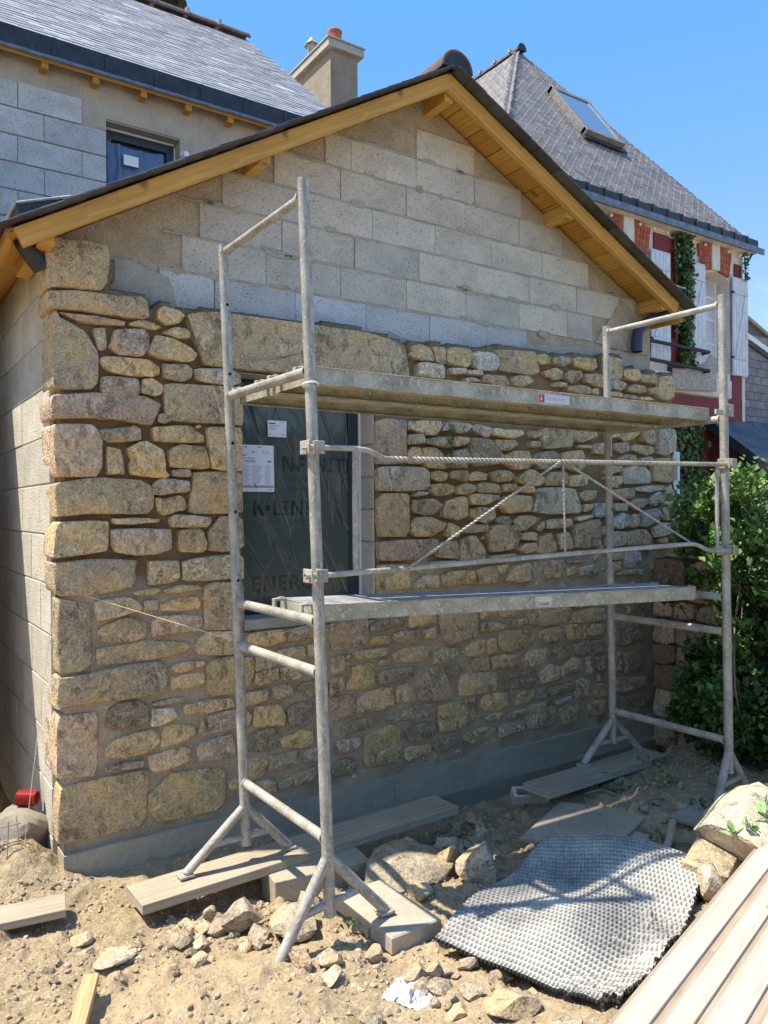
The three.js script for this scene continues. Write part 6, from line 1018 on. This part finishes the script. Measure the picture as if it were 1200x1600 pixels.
// ================================================================ PLANTS
function leafGeo(n, place, size, m4 = new THREE.Matrix4()) {
  const pos = new Float32Array(n * 18), nor = new Float32Array(n * 18), v = new THREE.Vector3(), q = new THREE.Quaternion(), e = new THREE.Euler(); let o = 0;
  const shape = [[0, 0, 0], [0.42, 0.5, 0.1], [0, 1, -0.06], [0, 0, 0], [0, 1, -0.06], [-0.42, 0.5, 0.1]];
  for (let i = 0; i < n; i++) { const [p, dir] = place(i), s = rr(size[0], size[1]); e.set(rr(-1.0, 0.5) - 0.5, dir ?? rr(0, 6.28), rr(-0.6, 0.6), 'YXZ'); q.setFromEuler(e); const a = []; for (const c of shape) { v.set(c[0] * s, c[1] * s, c[2] * s).applyQuaternion(q).add(p); a.push(v.clone()); } for (let t = 0; t < 2; t++) { const nn = a[t * 3 + 1].clone().sub(a[t * 3]).cross(a[t * 3 + 2].clone().sub(a[t * 3])).normalize(); for (let k = 0; k < 3; k++) { const c = a[t * 3 + k]; pos[o] = c.x; pos[o + 1] = c.y; pos[o + 2] = c.z; nor[o] = nn.x; nor[o + 1] = nn.y; nor[o + 2] = nn.z; o += 3; } } }
  const g = new THREE.BufferGeometry(); g.setAttribute('position', new THREE.BufferAttribute(pos, 3)); g.setAttribute('normal', new THREE.BufferAttribute(nor, 3)); return g;
}
{
  // big shrub spilling over the garden wall, built of many leafy shoots
  const sh = thing('leafy_shrub', 'dense green leafy shrub spilling over the garden wall at the right edge', 'shrub', null, [4.55, -0.3, 1.3]);
  const o = sh.position, shoots = []; const stems = [];
  for (let k = 0; k < 620; k++) {
    const z = rr(0.46, 2.2), y = rr(-0.36, 1.62), x = rr(4.06 - 0.35 * smooth(0.7, 1.3, z), 5.1) + 0.2 * (fbm(z * 3, y * 3, 0, 3, 421) - 0.5); if (z < 0.54 + 0.12 * fbm(y * 4, 0, 0, 2, 425) && x < 4.5 && y < 0.95 && y > -0.1) continue; if (x > 4.42 && x < 4.76 && y < 0.9) continue; if (y > 1.35 + 0.3 * fbm(z * 4, x * 4, 0, 2, 427)) continue;
    shoots.push([x, y, z, rr(0.08, 0.19)]);
  }
  const cols = [[], [], [], []];
  shoots.forEach(([x, y, z, r], i) => { const pts = []; const n = Math.floor(45 + r * 420); for (let k = 0; k < n; k++) { const d = V(rr(-1, 1), rr(-1, 1), rr(-1, 1)).normalize().multiplyScalar(r * Math.pow(rnd(), 0.45)); pts.push(V(x + d.x - o.x, y + d.y * 0.85 - o.y, z + d.z - o.z)); } cols[y > 1.1 ? (rnd() < 0.5 ? 1 : 3) : Math.floor(rnd() * 3)].push(...pts); stems.push(path([V(5.0 - o.x, 0.0, rr(1.0, 1.6) - o.z), V((x + 5) / 2 - o.x, (y - o.y) * 0.6, z - o.z + rr(-0.1, 0.1)), V(x - o.x, y - o.y, z - o.z)], 0.004, 5, 4)); });
  cols.forEach((c, i) => part(sh, 'foliage', leafGeo(c.length, k => [c[k]], [0.02, 0.07]), M.leaf[i]));
  { const c = []; for (let k = 0; k < 420; k++) { const s = pick(shoots); c.push(V(s[0] - o.x + rr(-0.15, 0.15), s[1] - o.y + rr(-0.15, 0.15), s[2] - o.z + rr(-0.15, 0.15))); } part(sh, 'dry_leaves', leafGeo(c.length, k => [c[k]], [0.02, 0.05]), new THREE.MeshPhysicalMaterial({ color: lin(0.3, 0.22, 0.09), roughness: 0.8, side: THREE.DoubleSide })); }
  part(sh, 'stems', merge(stems), M.twig);
  part(sh, 'bare_shoot', merge([path([V(3.72, -0.1, 1.35), V(3.7, 0.25, 1.3), V(3.78, 0.6, 1.25), V(3.95, 0.95, 1.2), V(4.0, 1.1, 1.2)].map(v => v.sub(o)), 0.006, 6), path([V(3.72, 0.3, 1.3), V(3.8, 0.05, 1.3), V(3.95, -0.05, 1.25), V(4.1, 0.0, 1.2)].map(v => v.sub(o)), 0.0035, 6), path([V(3.6, 0.62, 1.3), V(3.7, 0.55, 1.3), V(3.85, 0.6, 1.25), V(3.95, 0.75, 1.2)].map(v => v.sub(o)), 0.003, 6)]), M.twig);
  // trailing weed over the boulder
  const wd = thing('trailing_weed', 'pale green trailing weed lying across the big pale boulder', 'plant', null, [2.7, -0.1, 2.1]);
  part(wd, 'stem', merge([path([V(0.05, 0.06, 0.02), V(-0.1, 0.05, 0.02), V(-0.3, 0.0, -0.02)], 0.003, 6), path([V(0.06, 0.06, 0), V(0.14, 0.12, -0.02)], 0.003, 6)]), M.paleLeaf);
  { const at = [[-0.3, 0.0, -0.02], [-0.31, 0.01, -0.01], [-0.22, 0.03, 0.0], [-0.2, 0.0, 0.03], [-0.1, 0.05, 0.02], [-0.08, 0.04, 0.03], [-0.05, 0.08, 0.0], [0.05, 0.08, 0.02], [0.1, 0.1, 0], [0.12, 0.13, 0.0], [0.14, 0.1, 0.03], [0.09, 0.07, 0.03], [0.06, 0.12, 0]]; part(wd, 'leaves', leafGeo(at.length * 3, i => [V(...at[i % at.length]).add(V(rr(-0.01, 0.01), rr(-0.01, 0.01), rr(-0.01, 0.01)))], [0.035, 0.07]), M.paleLeaf); }
  // ivy on the villa
  const ivy = (label, x0, x1, y0, y1, z, n, dens) => { const p = thing('ivy', label, 'ivy', 'ivy on the villa', [(x0 + x1) / 2, y0, z]); const c = p.position, groups = [[], [], []]; for (let k = 0; k < n; k++) { const y = rr(y0, y1), w = (x1 - x0) * (0.6 + 0.6 * fbm(y * 3, x0, 0, 3, 431)), x = (x0 + x1) / 2 + rr(-0.5, 0.5) * w; groups[k % 3].push(V(x - c.x, y - c.y, rr(0.02, 0.09))); } groups.forEach((g, i) => part(p, 'foliage', leafGeo(g.length, k => [g[k], rr(-0.8, 0.8)], [0.05, 0.1]), M.leaf[[0, 1, 2][i]])); part(p, 'stem', path([V(0, 0, 0.02), V(0.03, (y1 - y0) * 0.4, 0.02), V(-0.02, y1 - y0, 0.02)], 0.012, 6), M.twig); };
  ivy('ivy column climbing between the two windows to the villa eaves', 9.92, 10.28, 3.62, 5.72, -3.46, 1500);
  ivy('thin dark ivy strand left of the climbing column', 9.80, 9.88, 4.0, 5.72, -3.46, 180);
  ivy('ivy curtain on the lower villa wall beside the lean-to', 8.6, 10.5, -0.3, 2.75, -3.4, 5200);
  ivy('wisp of ivy at the villa corner under the eaves', 11.72, 11.8, 5.2, 5.72, -3.46, 60);
  const wf = thing('wall_fern', 'small green weed hanging from a joint below the upper deck', 'plant', null, [2.35, 1.93, 0.15]);
  part(wf, 'leaves', leafGeo(90, () => { const t = rnd(); return [V(rr(-0.025, 0.025) * (1.2 - t), -0.02 - t * 0.3, rr(0.0, 0.03))]; }, [0.015, 0.03]), M.leaf[1]);
  part(wf, 'stem', path([V(0, 0.01, 0), V(0.01, -0.12, 0.015), V(0.03, -0.3, 0.012)], 0.0018, 5), M.leaf[0]);
  // tall hedge across the garden, behind the viewer: the wrapped window mirrors it
  const hd = thing('garden_hedge', 'tall green garden hedge behind the viewer, mirrored in the wrapped window', 'hedge', null, [2, -0.4, 10.5]);
  part(hd, 'branches', merge(Array.from({ length: 46 }, () => { const x = rr(-7, 7); return tube(V(x, 0, rr(-0.2, 0.2)), V(x + rr(-0.4, 0.4), rr(2.0, 2.9), rr(-0.3, 0.3)), 0.03, 6, 0.01); })), M.bark);
  for (const i of [0, 1, 2]) part(hd, 'foliage', leafGeo(9000, () => { const x = rr(-7, 7), y = Math.pow(rnd(), 0.8) * (2.6 + 0.8 * fbm(x * 0.8, 3, 0, 3, 441)); return [V(x, y, rr(-0.5, 0.5))]; }, [0.09, 0.2]), M.leaf[i]);
  // weeds in the shaded trench
  const spots = [[2.95, 1.0], [3.2, 1.15], [2.75, 0.75], [3.35, 0.95], [2.6, 1.58], [3.0, 1.55], [2.4, 1.62], [3.5, 1.4], [0.83, 1.33], [2.1, 1.28]];
  spots.forEach(([x, z], i) => { const w = thing('ground_weed', i === 8 ? 'single small green weed by the near front scaffold foot' : 'small weed sprouting in the shaded rubble at the right', 'plant', i === 8 ? null : 'weeds in the shaded rubble', [x, ground(x, z), z]); if (i === 8) w.position.y += 0.02; part(w, 'leaves', leafGeo(i === 8 ? 5 : 26, () => [V(rr(-0.07, 0.07) * (i === 8 ? 0.2 : 1), rr(0, 0.05), rr(-0.07, 0.07) * (i === 8 ? 0.2 : 1))], i === 8 ? [0.03, 0.045] : [0.018, 0.04]), M.leaf[i % 3]); });
  // dry sticks in the trench
  for (let k = 0; k < 14; k++) { const x = rr(2.4, 3.4), z = rr(0.9, 1.75), a = rr(0, 6.3), L = rr(0.1, 0.35); const o2 = solo('dry_stick', path([V(-L / 2, 0, 0), V(0, 0.02, rr(-0.03, 0.03)), V(L / 2, 0.005, 0)], rr(0.003, 0.007), 6), M.twig, 'dry stick lying on the shaded rubble at the right', 'stick', 'dry sticks on the rubble'); o2.position.set(x, ground(x, z) + 0.012, z); o2.rotation.y = a; }
  const br = solo('grey_branch', path([V(-0.3, 0.0, 0.03), V(-0.1, 0.03, 0), V(0.12, 0.05, -0.02), V(0.3, 0.08, -0.05)], 0.02, 10), M.oldWood[1], 'smooth grey branch lying behind the membrane towards the boulder', 'branch'); br.position.set(2.42, -0.36, 1.72); br.rotation.y = 0.35;
}
console.log('plants');
scene.traverse(o => { if (o.isMesh) { o.castShadow = true; o.receiveShadow = true; } });
renderer.render(scene, camera);
